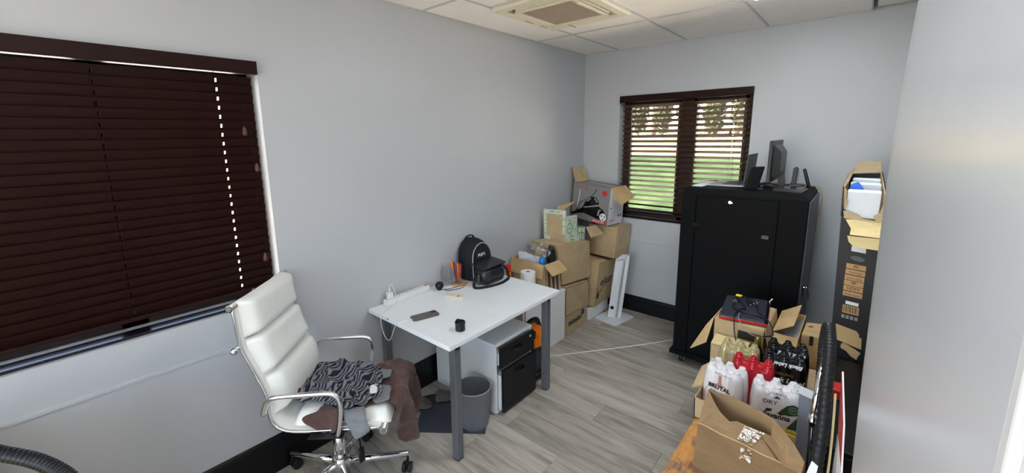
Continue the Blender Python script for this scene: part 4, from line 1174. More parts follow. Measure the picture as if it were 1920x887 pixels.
# 5 vacuum cleaner box
b = [(.03, -.290, .970), (.448, -.304, .925), (.482, -.050, .925), (.06, -.03, .968)]
t_ = [(.05, -.270, 1.326), (.470, -.285, 1.290), (.508, -.055, 1.300), (.075, -.035, 1.330)]
bx = carton((.26, -.17, .93), 'grey printed box with a picture of a vacuum cleaner, on the taped carton', b, t_, mat('grey_box_print', C3(132, 130, 130), .42, var=.03))
fq = pxquad(b, t_, 0, 1); fn = (fq[1]-fq[0]).cross(fq[3]-fq[0]).normalized()
def q(s, tt, o=.0012): return quadpt(fq, s, tt)+fn*o
def poly(bm, pts, o=.0012, th=.0008): slab(bm, [q(s, tt, o) for s, tt in pts], th)
def disc(bm, cs, ct, rs, o, n=24, r0=0, th=.0008):
    asp = (fq[1]-fq[0]).length/(fq[3]-fq[0]).length
    slab(bm, [q(cs+rs*math.cos(2*PI*k_/n), ct+rs*asp*math.sin(2*PI*k_/n), o) for k_ in range(n)], th)
part('picture_hose', lambda bm: tube(bm, smooth_path([q(.16, .20), q(.19, .36), q(.26, .50), q(.40, .60), q(.52, .69), q(.60, .80), q(.64, .92)], 6), .010, 6, flat=(.015, .0006)), M_DGREY, bx)
part('picture_wand', lambda bm: poly(bm, [(.145, .22), (.165, .22), (.215, .84), (.200, .84)], .0018), M_WINK, bx)
part('picture_body', lambda bm: (poly(bm, [(.32, .36), (.36, .50), (.52, .70), (.66, .69), (.74, .55), (.76, .44), (.86, .40), (.92, .28), (.90, .12), (.74, .12), (.36, .20), (.20, .16), (.04, .08), (.0, .12), (.03, .16), (.12, .20), (.16, .30), (.20, .26)], .0016)), M_BLACKG, bx)
part('picture_trim', lambda bm: (poly(bm, [(.34, .34), (.36, .38), (.76, .52), (.77, .48)], .0026), poly(bm, [(.42, .55), (.50, .66), (.52, .64), (.44, .53)], .0026), poly(bm, [(.60, .66), (.64, .67), (.70, .58), (.68, .55)], .0026), poly(bm, [(.72, .22), (.74, .38), (.84, .39), (.78, .34), (.76, .20)], .0026)), M_GREY, bx)
def whl(bm): disc(bm, .875, .20, .088, .0034)
part('picture_wheel', whl, M_WINK, bx)
part('picture_wheel_marks', lambda bm: [disc(bm, .875+.045*math.cos(a), .20+.055*math.sin(a), .018, .0042, 10) for a in (.4, 2.5, 4.7)], M_BLACKG, bx)
part('picture_wheel_ring', lambda bm: tube(bm, [q(.875+.100*math.cos(2*PI*k_/28), .20+.117*math.sin(2*PI*k_/28), .003) for k_ in range(28)], .004, 6, closed=True, flat=(.005, .001)), M_BLACKG, bx)
part('red_badge', lambda bm: disc(bm, .86, .84, .062, .0014), M_RED, bx)
part('red_band', lambda bm: poly(bm, [(.60, .02), (.965, .02), (.965, .10), (.60, .10)]), M_RED, bx)
text('lettering', 'Model: JT-3001', .026, q(.62, .038, .0018), fq[1]-fq[0], fq[3]-fq[0], M_WINK, bx, bold=.0004, sx=.78)
text('lettering', 'A X I O M', .040, q(.06, .865, .0014), fq[1]-fq[0], fq[3]-fq[0], mat('dull_red_print', C3(170, 84, 82), .5), bx, bold=.0006, sx=.85)
sq = pxquad(b, t_, 1, 2); sn = (sq[1]-sq[0]).cross(sq[3]-sq[0]).normalized()
part('side_print', lambda bm: slab(bm, on_quad(sq, .0, 1.0, .0, 1.0, .0006), .0006), mat('pale_grey_print', C3(206, 206, 212), .45), bx)
part('side_bar', lambda bm: slab(bm, on_quad(sq, .10, .62, .445, .475, .0014), .0006), mat('navy_print', C3(50, 60, 110), .5), bx)
text('lettering', 'axiom', .034, quadpt(sq, .12, .10)+sn*.0014, sq[1]-sq[0], sq[3]-sq[0], M_RED, bx, bold=.0006)
part('side_icons', lambda bm: [slab(bm, on_quad(sq, a, a+.07, .19, .26, .0014), .0006) for a in (.66, .82)], M_INK, bx)
tl, tn, tr, tb = [V(p) for p in t_]
part('flap', lambda bm: slab(bm, [tl+V(.012, .01, 0), tb+V(.012, -.01, 0), tb+V(-.032, .0, .125), tl+V(-.020, .0, .150)], .005), M_CARD, bx)
part('flap', lambda bm: slab(bm, [tn+V(.002, .0, .004), tr+V(.002, 0, .004), tr+V(.115, -.03, -.095), tn+V(.115, -.02, -.150)], .005), M_CARDL, bx)
part('top_tape', lambda bm: slab(bm, [lerp(tl, tb, .42)+V(0, 0, .001), lerp(tn, tr, .42)+V(0, 0, .001), lerp(tn, tr, .6)+V(0, 0, .001), lerp(tl, tb, .6)+V(0, 0, .001)], .0006), M_TAPE, bx)

# 6 torn-open printed box on the tilted carton
t = thing('printed_box', (.2, -.62, .82), 'torn open green and white printed box on the tilted carton', 'box')
p1q = [V(.055, -.80, .842), V(.295, -.803, .834), V(.297, -.803, 1.135), V(.050, -.80, 1.125)]
p2q = [V(.299, -.800, .834), V(.302, -.612, .815), V(.302, -.625, 1.068), V(.299, -.795, 1.080)]
p3q = [V(.302, -.606, .815), V(.302, -.470, .803), V(.302, -.472, .925), V(.302, -.600, .945)]
part('side_panel', lambda bm: slab(bm, p1q, .005), M_CARD, t)
M_GPRINT = mat('pale_green_print', C3(206, 214, 200), .6, var=.12, vscale=22)
part('printed_edge', lambda bm: [slab(bm, on_quad(p1q, *a, .003), .001) for a in ((.0, .13, .0, 1.0), (.13, .86, .86, 1.0), (.86, 1.0, .25, 1.0), (.13, .30, .0, .12))], M_GPRINT, t)
part('printed_panel', lambda bm: slab(bm, p2q, .005), M_GPRINT, t)
part('printed_panel', lambda bm: slab(bm, p3q, .005), M_GPRINT, t)
M_GRN = mat('green_print', C3(96, 150, 60), .6)
def ring(bm, qd, cs, ct, rs, rt_, w=.003):
    n = (qd[1]-qd[0]).cross(qd[3]-qd[0]).normalized()
    tube(bm, [quadpt(qd, cs+rs*math.cos(2*PI*k_/24), ct+rs_t(rt_)*math.sin(2*PI*k_/24))+n*.0032 for k_ in range(24)], w, 6, closed=True, flat=(w, .0008))
def rs_t(x): return x
part('green_ring', lambda bm: ring(bm, p2q, .28, .53, .24, .19, .0045), M_GRN, t)
part('green_ring', lambda bm: ring(bm, p2q, .76, .60, .15, .13, .002), M_GRN, t)
part('green_ring', lambda bm: ring(bm, p3q, .55, .32, .38, .30, .004), M_GRN, t)
part('green_ring', lambda bm: ring(bm, p3q, .25, .80, .30, .26, .004), M_GRN, t)
part('green_leaf', lambda bm: (slab(bm, on_quad(p2q, .18, .4, .50, .54, .0034), .001), slab(bm, on_quad(p3q, .50, .60, .12, .50, .0034), .001)), M_GRN, t)
part('small_print', lambda bm: [slab(bm, on_quad(p2q, a, a+.3, z_, z_+.018, .0034), .001) for a, z_ in ((.35, .24), (.35, .20), (.35, .10), (.45, .06), (.12, .86), (.12, .80), (.55, .90))]+[slab(bm, on_quad(p1q, a, b_, z_, z_+.02, .0042), .001) for a, b_, z_ in ((.03, .1, .2), (.03, .1, .3), (.03, .1, .5), (.03, .1, .62), (.3, .5, .92), (.6, .75, .92), (.9, .97, .5), (.9, .97, .7))], M_GRN, t)['kind'] = 'stuff'
part('back_panel', lambda bm: slab(bm, [(.06, -.47, .815), (.30, -.47, .802), (.30, -.47, .93), (.06, -.47, .94)], .005), M_GREY, t)
part('wall_panel', lambda bm: slab(bm, [(.055, -.795, .842), (.058, -.475, .815), (.055, -.475, 1.04), (.048, -.795, 1.02)], .005), M_CARD, t)
part('flap', lambda bm: slab(bm, [(.055, -.62, 1.02), (.05, -.475, 1.04), (.16, -.42, 1.155), (.06, -.58, 1.12)], .005), M_CARDL, t)
part('flap', lambda bm: slab(bm, [(.298, -.445, .918), (.335, -.310, .918), (.438, -.350, .853), (.423, -.565, .855)], .005), M_CARD, t)

# 7 open carton of packaging on the low cabinet
t = thing('open_carton', (.2, -1.09, .464), 'open brown carton full of bagged packaging on the low white cabinet', 'box')
b = [(.035, -1.235, .4645), (.372, -1.225, .4645), (.372, -.990, .4645), (.035, -.990, .4645)]
t_ = [(.032, -1.25, .758), (.362, -1.236, .742), (.366, -1.022, .736), (.032, -1.022, .756)]
part('body', lambda bm: open_box(bm, b, t_), M_CARD, t)
fq = pxquad(b, t_, 0, 1)
part('flap', lambda bm: slab(bm, [V(.030, -1.253, .757), V(.362, -1.240, .741), V(.362, -1.262, .628), V(.025, -1.278, .635)], .004), M_CARDL, t)
part('flap', lambda bm: slab(bm, [V(.364, -1.236, .742), V(.368, -1.020, .737), V(.462, -1.030, .668), V(.462, -1.255, .672)], .004), M_CARDL, t)
part('flap', lambda bm: slab(bm, [V(.030, -1.245, .757), V(.030, -.97, .756), V(.012, -.98, .66), V(.012, -1.24, .66)], .004), M_CARD, t)
sq = pxquad(b, t_, 1, 2)
part('stripe', lambda bm: [slab(bm, on_quad(sq, a, a+.10, .0, .8, .0012), .001) for a in (.10, .36, .62)], M_CARDL, t)
part('stripe', lambda bm: [slab(bm, on_quad(sq, a, a+.14, .0, .8, .0010), .001) for a in (.21, .47, .73)], M_DGREY, t)
for i in range(4):
    s = .085+.042*i
    o = obj('foam_sheet', B(lambda bm: slab(bm, [(s, -1.20+.016*i, .55), (s+.09, -1.185+.016*i, .55), (s+.055, -1.18+.016*i, .800-.012*i), (s-.022, -1.20+.016*i, .805-.012*i)], .010)), M_FOAM)
    tag(o, ['white foam sheet nearest the wall in the open carton', 'second white foam sheet from the wall in the open carton', 'third white foam sheet from the wall in the open carton', 'white foam sheet nearest the blue bottle in the open carton'][i], 'foam sheet', 'foam sheets in the open carton')
c = V(.300, -1.175, .60)
t = thing('spray_bottle', c, 'bright blue capped bottle in the open carton', 'bottle')
part('bottle', lambda bm: lathe(bm, [(.022, -.13), (.023, -.12), (.023, .105), (.020, .11)], c, 28), M_WHITEP, t)
part('cap', lambda bm: lathe(bm, [(.0265, .110), (.027, .112), (.026, .178), (.023, .183), (.008, .181), (.006, .176), (.0, .176)], c, 28, cap1=False), mat('bright_blue_plastic', C3(20, 128, 206), .35), t, smooth=40)
tag(obj('cardboard_insert', B(lambda bm: slab(bm, [(.17, -1.10, .56), (.35, -1.06, .56), (.345, -1.06, .81), (.19, -1.10, .845)], .006)), M_CARDD), 'brown board insert in clear film in the open carton', 'packaging')
def crumple(bm, c, r, seed, sx=1, sy=1, sz=1, amp=.3, sub=4):
    k_ = bmesh.new(); bmesh.ops.create_icosphere(k_, subdivisions=sub, radius=1)
    for v in k_.verts:
        p = v.co.copy(); f = 1+amp*noise.noise(p*2.1+V(seed, 0, 0))+amp*.6*abs(noise.noise(p*5.3+V(0, seed, 0)))
        v.co = Vector((p.x*sx, p.y*sy, p.z*sz))*r*f
    merge(bm, k_, Matrix.Translation(V(c)))
tag(obj('plastic_bag', B(lambda bm: crumple(bm, (.205, -1.105, .80), .080, 3, 1.35, .75, .95, .35)), M_FILM, smooth=25), 'crumpled clear plastic bag bulging out of the open carton', 'bag')
tag(obj('plastic_bag', B(lambda bm: crumple(bm, (.312, -1.062, .775), .055, 9, .72, .62, 1.6, .3)), mat('black_bag_plastic', C3(34, 34, 38), .18, var=.2, vscale=30), smooth=25), 'shiny black plastic bag at the back of the open carton', 'bag')

# 8 white metal stand on the floor
t = thing('metal_stand', (.53, -.30, 0), 'white metal pedestal stand with a rounded base plate on the floor', 'stand')
def base(bm):
    k_ = bmesh.new(); slab(k_, [(x, y, 0) for x, y in rrect(.130, .155, .028)], .008, False)
    merge(bm, k_, Matrix.Translation((.552, -.292, .0005)) @ Matrix.Rotation(R(-10), 4, 'Z'))
part('base_plate', base, M_WMET, t)
lo = [V(.500, -.330, .010), V(.618, -.285, .010)]
lean = V(.055, .02, .60)
ax = (lo[1]-lo[0]).normalized(); bk = V(-ax.y, ax.x, 0)
A, Bq = lo
part('column', lambda bm: (slab(bm, [A, A+ax*.045, A+ax*.045+lean*1.0, A+lean*1.0], .003), slab(bm, [A+ax*.045, A+ax*.070-bk*.010, A+ax*.070-bk*.010+lean*1.0, A+ax*.045+lean*1.0], .003),
     slab(bm, [A+ax*.070-bk*.010, A+ax*.085+bk*.03, A+ax*.085+bk*.03+lean*1.0, A+ax*.070-bk*.010+lean*1.0], .003), slab(bm, [A+ax*.095+bk*.015, Bq, Bq+lean*1.09, A+ax*.095+bk*.015+lean*1.05], .003), slab(bm, [A+bk*.05, A+ax*.126+bk*.06, A+ax*.126+bk*.06+lean, A+bk*.05+lean], .003)), M_WMET, t)
part('top_bracket', lambda bm: (slab(bm, [A+lean*1.0-bk*.02, A+ax*.075+lean*1.03-bk*.02, A+ax*.110+lean*1.08+bk*.03, A+ax*.05+lean*1.06+bk*.05], .004), slab(bm, [A+ax*.072+lean*.98+bk*.01, A+ax*.088+lean*.98+bk*.01, A+ax*.086+lean*1.03+bk*.01, A+ax*.072+lean*1.02+bk*.01], .006)), M_WMET, t)
part('cable_hole', lambda bm: merge(bm, B(lambda k_: lathe(k_, [(.018, 0), (.018, .001)], (0, 0, 0), 20)), Matrix.Translation(A+lean*.17+ax*.03-bk*.003) @ rot_to(-bk)), M_DARK, t)

# cable on the floor
tag(obj('floor_cable', B(lambda bm: tube(bm, smooth_path([(.30, -1.56, .006), (.42, -1.42, .005), (.50, -1.292, .004), (.655, -1.085, .004), (.824, -.864, .004), (.98, -.655, .004), (1.14, -.422, .004), (1.25, -.25, .004)], 8), .004, 8)), M_WHITEP), 'white cable running over the floor to the black rack', 'cable')

# ================================================================== BLACK RACK AND WHAT STANDS ON IT
RT = 1.407
def rack():
    x0, x1, y0, y1 = 1.270, 2.040, -.740, -.095
    t = thing('server_rack', (1.655, -.42, 0), 'large black steel server rack on castors in front of the small window', 'rack')
    def body(bm):
        box(bm, x0+.006, x1-.006, y0+.012, y1, .10, 1.375, .004)
    part('frame', body, M_RACK, t)
    part('base_plinth', lambda bm: box(bm, x0-.022, x1+.004, y0-.012, y1+.01, .070, .105, .004), M_RACK, t)
    def top(bm):
        hexb(bm, ((x0, y0, 1.365), (x1, y0, 1.365), (x1, y1, 1.365), (x0, y1, 1.365)), ((x0+.012, y0+.014, RT), (x1-.03, y0+.014, RT), (x1-.03, y1-.01, RT), (x0+.012, y1-.01, RT)), .003)
    part('top_cap', top, M_RACK, t)
    for a, b in ((x0, x0+.10), (x1-.155, x1-.002)):
        part('corner_post', lambda bm: box(bm, a, b, y0, y0+.03, .105, 1.366, .003), M_RACK, t)
    p = part('side_panel', lambda bm: box(bm, x0+.104, x1-.159, y0+.003, y0+.02, .125, 1.352, .002), M_RACK, t)
    part('head_rail', lambda bm: box(bm, x0+.10, x1-.155, y0+.001, y0+.03, 1.353, 1.366, .002), M_RACK, t)
    part('lock', lambda bm: (cyl(bm, (1.595, y0+.004, 1.322), (1.595, y0-.004, 1.322), .010, 16), box(bm, 1.594, 1.612, y0-.0055, y0-.0035, 1.316, 1.321)), M_CHROME, p)
    for x, z in ((1.375, 1.135), (1.822, 1.105)):
        part('latch', lambda bm: (box(bm, x-.022, x+.022, y0-.0015, y0+.004, z-.014, z+.014, .002), box(bm, x-.016, x+.014, y0-.004, y0-.001, z-.004, z+.006, .001)), M_BLACKG, p)
    part('door', lambda bm: box(bm, x1-.004, x1+.010, y0+.03, y1-.02, .115, 1.36, .003), mat('rack_side_sheen', C3(70, 73, 80), .42, var=.05), t)  # the grey paints a reflection onto the black steel
    part('swing_handle', lambda bm: (box(bm, x1+.010, x1+.024, -.64, -.60, .70, .78, .004), tube(bm, smooth_path([(x1+.016, -.62, .78), (x1+.035, -.63, .77), (x1+.045, -.60, .70), (x1+.04, -.58, .69)], 5), .0035, 7)), M_CHROME, t)
    for x, y in ((x0+.06, y0+.05), (x1-.06, y0+.05), (x0+.06, y1-.06), (x1-.06, y1-.06)):
        g = part('caster', lambda bm: (cyl(bm, (x-.016, y, .032), (x+.016, y, .032), .032, 20),), M_BLACKP, t)
        part('caster_fork', lambda bm: (box(bm, x-.023, x-.018, y-.02, y+.02, .02, .070), box(bm, x+.018, x+.023, y-.02, y+.02, .02, .070), box(bm, x-.023, x+.023, y-.02, y+.02, .062, .070)), M_CHROME, g)
rack()
def rack_top():
    # laptop
    t = thing('laptop', (1.51, -.37, RT), 'open silver laptop on the rack seen side-on, its screen to one side', 'laptop')
    deck = part('base', lambda bm: box(bm, 1.392, 1.632, -.54, -.21, RT+.0005, RT+.015, .003), mat('silver_aluminium', C3(176, 178, 182), .32, .8, var=.02), t)
    def keys(bm):
        for i in range(5):
            for j in range(12): box(bm, 1.475+i*.025, 1.495+i*.025, -.51+j*.0225, -.4915+j*.0225, RT+.0145, RT+.0165)
    part('keyboard', keys, M_BLACKP, deck)
    part('touchpad', lambda bm: box(bm, 1.402, 1.462, -.42, -.33, RT+.0145, RT+.0155), M_GREY, deck)
    part('screen', lambda bm: hexb(bm, ((1.626, -.54, RT+.014), (1.633, -.54, RT+.014), (1.633, -.21, RT+.014), (1.626, -.21, RT+.014)), ((1.643, -.54, RT+.238), (1.649, -.54, RT+.238), (1.649, -.21, RT+.238), (1.643, -.21, RT+.238)), .002), mat('dark_grey_lid', C3(70, 72, 74), .4, .3, var=.04), t)
    part('display', lambda bm: slab(bm, [(1.6265, -.53, RT+.03), (1.6265, -.22, RT+.03), (1.6415, -.22, RT+.228), (1.6415, -.53, RT+.228)], .001), M_BLACKG, t)
    tag(obj('papers', B(lambda bm: (box(bm, 1.30, 1.375, -.62, -.20, RT, RT+.003), box(bm, 1.31, 1.386, -.60, -.30, RT+.003, RT+.006))), M_PAPER), 'white sheets lying on the rack in front of the laptop', 'paper')
    # dark upright device
    t = thing('router', (1.70, -.60, RT), 'black upright router leaning beside the laptop on the rack', 'router')
    part('body', lambda bm: hexb(bm, ((1.664, -.655, RT+.001), (1.733, -.605, RT+.001), (1.722, -.585, RT+.001), (1.652, -.635, RT+.001)), ((1.694, -.650, RT+.160), (1.764, -.600, RT+.163), (1.753, -.580, RT+.163), (1.683, -.630, RT+.160)), .004), M_BLACKP, t)
    part('foot', lambda bm: (box(bm, 1.690, 1.765, -.60, -.52, RT+.0005, RT+.012, .003), cyl(bm, (1.735, -.575, RT+.02), (1.765, -.555, RT+.02), .012, 14)), M_BLACKP, t)
    part('lead', lambda bm: tube(bm, smooth_path([(1.66, -.56, RT+.03), (1.64, -.57, RT+.008), (1.60, -.56, RT+.004), (1.55, -.58, RT+.004)], 6), .0035, 7), M_BLACKP, t)
    # monitor seen from its edge
    t = thing('monitor', (1.82, -.38, RT), 'black computer monitor on the rack seen edge-on from behind', 'monitor')
    part('panel', lambda bm: box(bm, 1.776, 1.796, -.60, -.14, RT+.05, RT+.338, .004), M_BLACKP, t)
    part('screen', lambda bm: box(bm, 1.7745, 1.777, -.59, -.15, RT+.06, RT+.33), M_BLACKG, t)
    part('back_bulge', lambda bm: hexb(bm, ((1.795, -.55, RT+.085), (1.795, -.19, RT+.085), (1.795, -.19, RT+.31), (1.795, -.55, RT+.31)), ((1.838, -.50, RT+.09), (1.838, -.24, RT+.09), (1.838, -.24, RT+.255), (1.838, -.50, RT+.255)), .004), mat('dark_grey_shell', C3(58, 58, 60), .4, var=.05), t)
    part('neck', lambda bm: hexb(bm, ((1.825, -.42, RT+.01), (1.862, -.42, RT+.01), (1.862, -.34, RT+.01), (1.825, -.34, RT+.01)), ((1.810, -.42, RT+.12), (1.846, -.42, RT+.12), (1.846, -.34, RT+.12), (1.810, -.34, RT+.12)), .004), M_BLACKP, t)
    part('foot', lambda bm: merge(bm, B(lambda k_: slab(k_, [(x, y, 0) for x, y in rrect(.08, .06, .03)], .012, False)), Matrix.Translation((1.825, -.358, RT+.0005))), M_BLACKP, t)
    # cordless phone
    t = thing('cordless_phone', (1.915, -.36, RT), 'black cordless phone standing in its cradle behind the monitor', 'phone')
    part('handset', lambda bm: hexb(bm, ((1.893, -.37, RT+.02), (1.925, -.37, RT+.02), (1.925, -.345, RT+.02), (1.893, -.345, RT+.02)), ((1.898, -.355, RT+.148), (1.930, -.355, RT+.150), (1.930, -.33, RT+.150), (1.898, -.33, RT+.148)), .008, 3), M_BLACKP, t, smooth=40)
    part('keypad', lambda bm: slab(bm, [(1.9305, -.366, RT+.05), (1.9325, -.346, RT+.05), (1.9325, -.338, RT+.125), (1.9315, -.357, RT+.125)], .002), M_GREY, t)
    part('cradle', lambda bm: box(bm, 1.88, 1.975, -.40, -.31, RT+.0005, RT+.030, .010), M_BLACKP, t)
    # flat box with antenna
    t = thing('modem', (1.92, -.50, RT), 'flat black modem with one tilted antenna at the rack corner', 'modem')
    part('body', lambda bm: hexb(bm, ((1.822, -.640, RT+.0005), (1.992, -.640, RT+.0005), (2.003, -.425, RT+.0005), (1.835, -.425, RT+.0005)), ((1.826, -.635, RT+.024), (1.988, -.635, RT+.024), (1.999, -.43, RT+.024), (1.84, -.43, RT+.024)), .004), M_BLACKG, t)
    part('antenna', lambda bm: tube(bm, [(2.006, -.415, RT+.012), (2.003, -.415, RT+.02), (1.968, -.40, RT+.135), (1.965, -.40, RT+.142)], lambda i: (.008, .0115, .0105, .008)[i], 12), M_BLACKP, t)
    tag(obj('data_cable', B(lambda bm: (tube(bm, smooth_path([(1.73, -.56, RT+.02), (1.76, -.50, RT+.045), (1.85, -.46, RT+.008), (1.88, -.42, RT+.004), (1.90, -.405, RT+.02)], 7), .0028, 7), tube(bm, smooth_path([(1.80, -.47, RT+.03), (1.86, -.46, RT+.016), (1.90, -.42, RT+.035), (1.96, -.42, RT+.028), (1.985, -.41, RT+.02)], 7), .0028, 7))), M_BLACKP), 'black leads running between the monitor and the modem', 'cable')
    tag(obj('network_cable', B(lambda bm: tube(bm, smooth_path([(1.935, -.28, RT+.004), (1.985, -.25, RT+.006), (2.03, -.22, RT+.006), (2.062, -.20, RT-.02), (2.072, -.19, RT-.09), (2.068, -.19, RT-.16), (2.060, -.19, RT-.24), (2.058, -.19, RT-.32)], 7), .003, 8)), mat('yellow_cable', C3(196, 172, 92), .5)), 'yellow network cable hanging down the side of the rack', 'cable')
rack_top()

# ================================================================== LOW TABLE WITH CARTONS AND DRINKS
TT = .50
k = NT('worn_wood'); v = k.co('Object'); v2 = k.co('Object', (14, 2, 14))
f1 = k.noise(v2, 5, 5, .65, .6); f2 = k.noise(v, 5.5, 5, .65)
c1 = k.ramp(f1, [(.3, C3(186, 118, 52)), (.6, C3(216, 156, 84)), (.8, C3(196, 132, 66))])
c2 = k.ramp(f1, [(.3, C3(112, 76, 54)), (.7, C3(176, 134, 104))])
k.l(k.mix(k.ramp(f2, [(.46, (0, 0, 0, 1)), (.54, (1, 1, 1, 1))]), c1, c2), k.b.inputs['Base Color'])
k.b.inputs['Roughness'].default_value = .4; k.bump(f1, .2)
M_WOOD = k.m
t = thing('low_table', (2.11, -2.0, 0), 'low worn orange-brown wooden table under the drinks and cartons', 'table')
part('tabletop', lambda bm: box(bm, 1.802, 2.438, -3.00, -.785, .468, TT, .006), M_WOOD, t)
for x in (1.85, 2.36):
    for y in (-2.94, -.875): part('leg', lambda bm: box(bm, x, x+.05, y, y+.05, 0, .468, .004), M_WOOD, t)
part('apron', lambda bm: (box(bm, 1.87, 1.89, -2.89, -.875, .40, .468), box(bm, 2.37, 2.39, -2.89, -.875, .40, .468)), M_WOOD, t)

# brown paper bag box nearest the viewer
t = thing('paper_bag', (2.05, -2.28, TT), 'open brown paper bag with a taped crumpled lip nearest the viewer on the table', 'bag')
P = dict(FL=(1.886, -2.345, .68), FR=(2.222, -2.393, .685), BL=(1.871, -2.16, .725), B1=(1.968, -2.178, .740), B1b=(2.037, -2.204, .745), B2=(2.112, -2.227, .740), B3=(2.157, -2.267, .730), B4=(2.192, -2.301, .715), BR=(2.226, -2.352, .700), I0=(1.915, -2.225, .712), I1=(1.944, -2.254, .700), I2=(1.983, -2.282, .695), I3=(2.005, -2.268, .700), I4=(2.076, -2.277, .700), I5=(2.118, -2.264, .692), G=(2.176, -2.379, .690),
         DFL=(1.882, -2.362, TT+.001), DFR=(2.214, -2.405, TT+.001), DBL=(1.885, -2.165, TT+.001), DBR=(2.214, -2.26, TT+.001))
P = {a: V(b) for a, b in P.items()}
def paper(bm, names, sub=5, amp=.003, seed=0):
    k_ = bmesh.new(); f = k_.faces.new([k_.verts.new(P[n]) for n in names])
    bmesh.ops.triangulate(k_, faces=[f]); bmesh.ops.subdivide_edges(k_, edges=k_.edges[:], cuts=sub, use_grid_fill=True)
    k_.normal_update()
    edge = {v for e in k_.edges if e.is_boundary for v in e.verts}
    for v in k_.verts:
        if v not in edge: v.co += v.normal*amp*(noise.noise(v.co*28+V(seed, 0, 0))*1.2+noise.noise(v.co*70)*.6)
    bmesh.ops.solidify(k_, geom=k_.faces[:], thickness=.0012); merge(bm, k_)
part('front_panel', lambda bm: paper(bm, ['DFL', 'DFR', 'FR', 'FL'], 6, .002), M_KRAFT_SHADE, t, smooth=30)
part('side_panel', lambda bm: paper(bm, ['DBL', 'DFL', 'FL', 'BL'], 6, .003, 2), M_KRAFT, t, smooth=30)
part('side_panel', lambda bm: paper(bm, ['DFR', 'DBR', 'BR', 'FR'], 6, .003, 3), M_KRAFT, t, smooth=30)
part('back_panel', lambda bm: paper(bm, ['DBR', 'DBL', 'BL', 'B1', 'B1b', 'B2', 'B3', 'B4', 'BR'], 6, .004, 4), M_KRAFT, t, smooth=30)
part('front_lip', lambda bm: (paper(bm, ['FL', 'FR', 'G', 'I5', 'I4', 'I3', 'I2', 'I1'], 6, .005, 5),), M_KRAFT, t, smooth=30)
part('gusset', lambda bm: paper(bm, ['FL', 'I1', 'I0', 'BL'], 6, .006, 6), M_KRAFT, t, smooth=30)
part('gusset', lambda bm: (paper(bm, ['G', 'FR', 'BR', 'B4', 'B3'], 6, .005, 7), paper(bm, ['I5', 'G', 'B3', 'B2'], 5, .005, 8)), M_KRAFT, t, smooth=30)
fold = [lerp(P['FL'], P['FR'], s)+V(0, -.001, .001+.002*math.sin(s*17)) for s in [i/14 for i in range(15)]]
part('fold_edge', lambda bm: tube(bm, fold, .0022, 6), M_CARDL, t)
lipn = V(0, -.3, .95)
part('tape', lambda bm: (slab(bm, [lerp(P['FL'], P['FR'], .42)+V(0, .004, .010), lerp(P['FL'], P['FR'], .56)+V(0, .004, .010), V(2.10, -2.285, .705), V(2.035, -2.290, .708)], .0008), slab(bm, [lerp(P['FL'], P['FR'], .46)+V(0, -.004, -.003), lerp(P['FL'], P['FR'], .57)+V(0, -.004, -.003), lerp(P['FL'], P['FR'], .57)+V(0, -.011, -.055), lerp(P['FL'], P['FR'], .46)+V(0, -.011, -.055)], .0008)), film_mat('tape_film', (.93, .90, .84, 1), .16), t)
part('base', lambda bm: slab(bm, [P['DFL'], P['DFR'], P['DBR'], P['DBL']], .002), M_KRAFT, t)

# carton tray holding the drinks
t = thing('carton_tray', (2.0, -1.8, TT), 'shallow open carton holding the shrink-wrapped drink packs', 'box')
part('body', lambda bm: open_box(bm, [(1.797, -2.06, TT), (2.185, -2.06, TT), (2.185, -1.585, TT), (1.797, -1.585, TT)], [(1.793, -2.06, .60), (2.187, -2.06, .59), (2.187, -1.585, .59), (1.793, -1.585, .60)], .004, skip=(2,)), M_CARD, t)
part('flap', lambda bm: slab(bm, [(1.792, -1.60, .60), (1.792, -1.945, .60), (1.757, -1.975, .592), (1.742, -1.76, .598)], .004), M_CARD, t)
part('address_label', lambda bm: slab(bm, [(1.7925, -1.83, .535), (1.7925, -1.76, .535), (1.7920, -1.76, .585), (1.7920, -1.83, .585)], .001), M_PAPER, t)

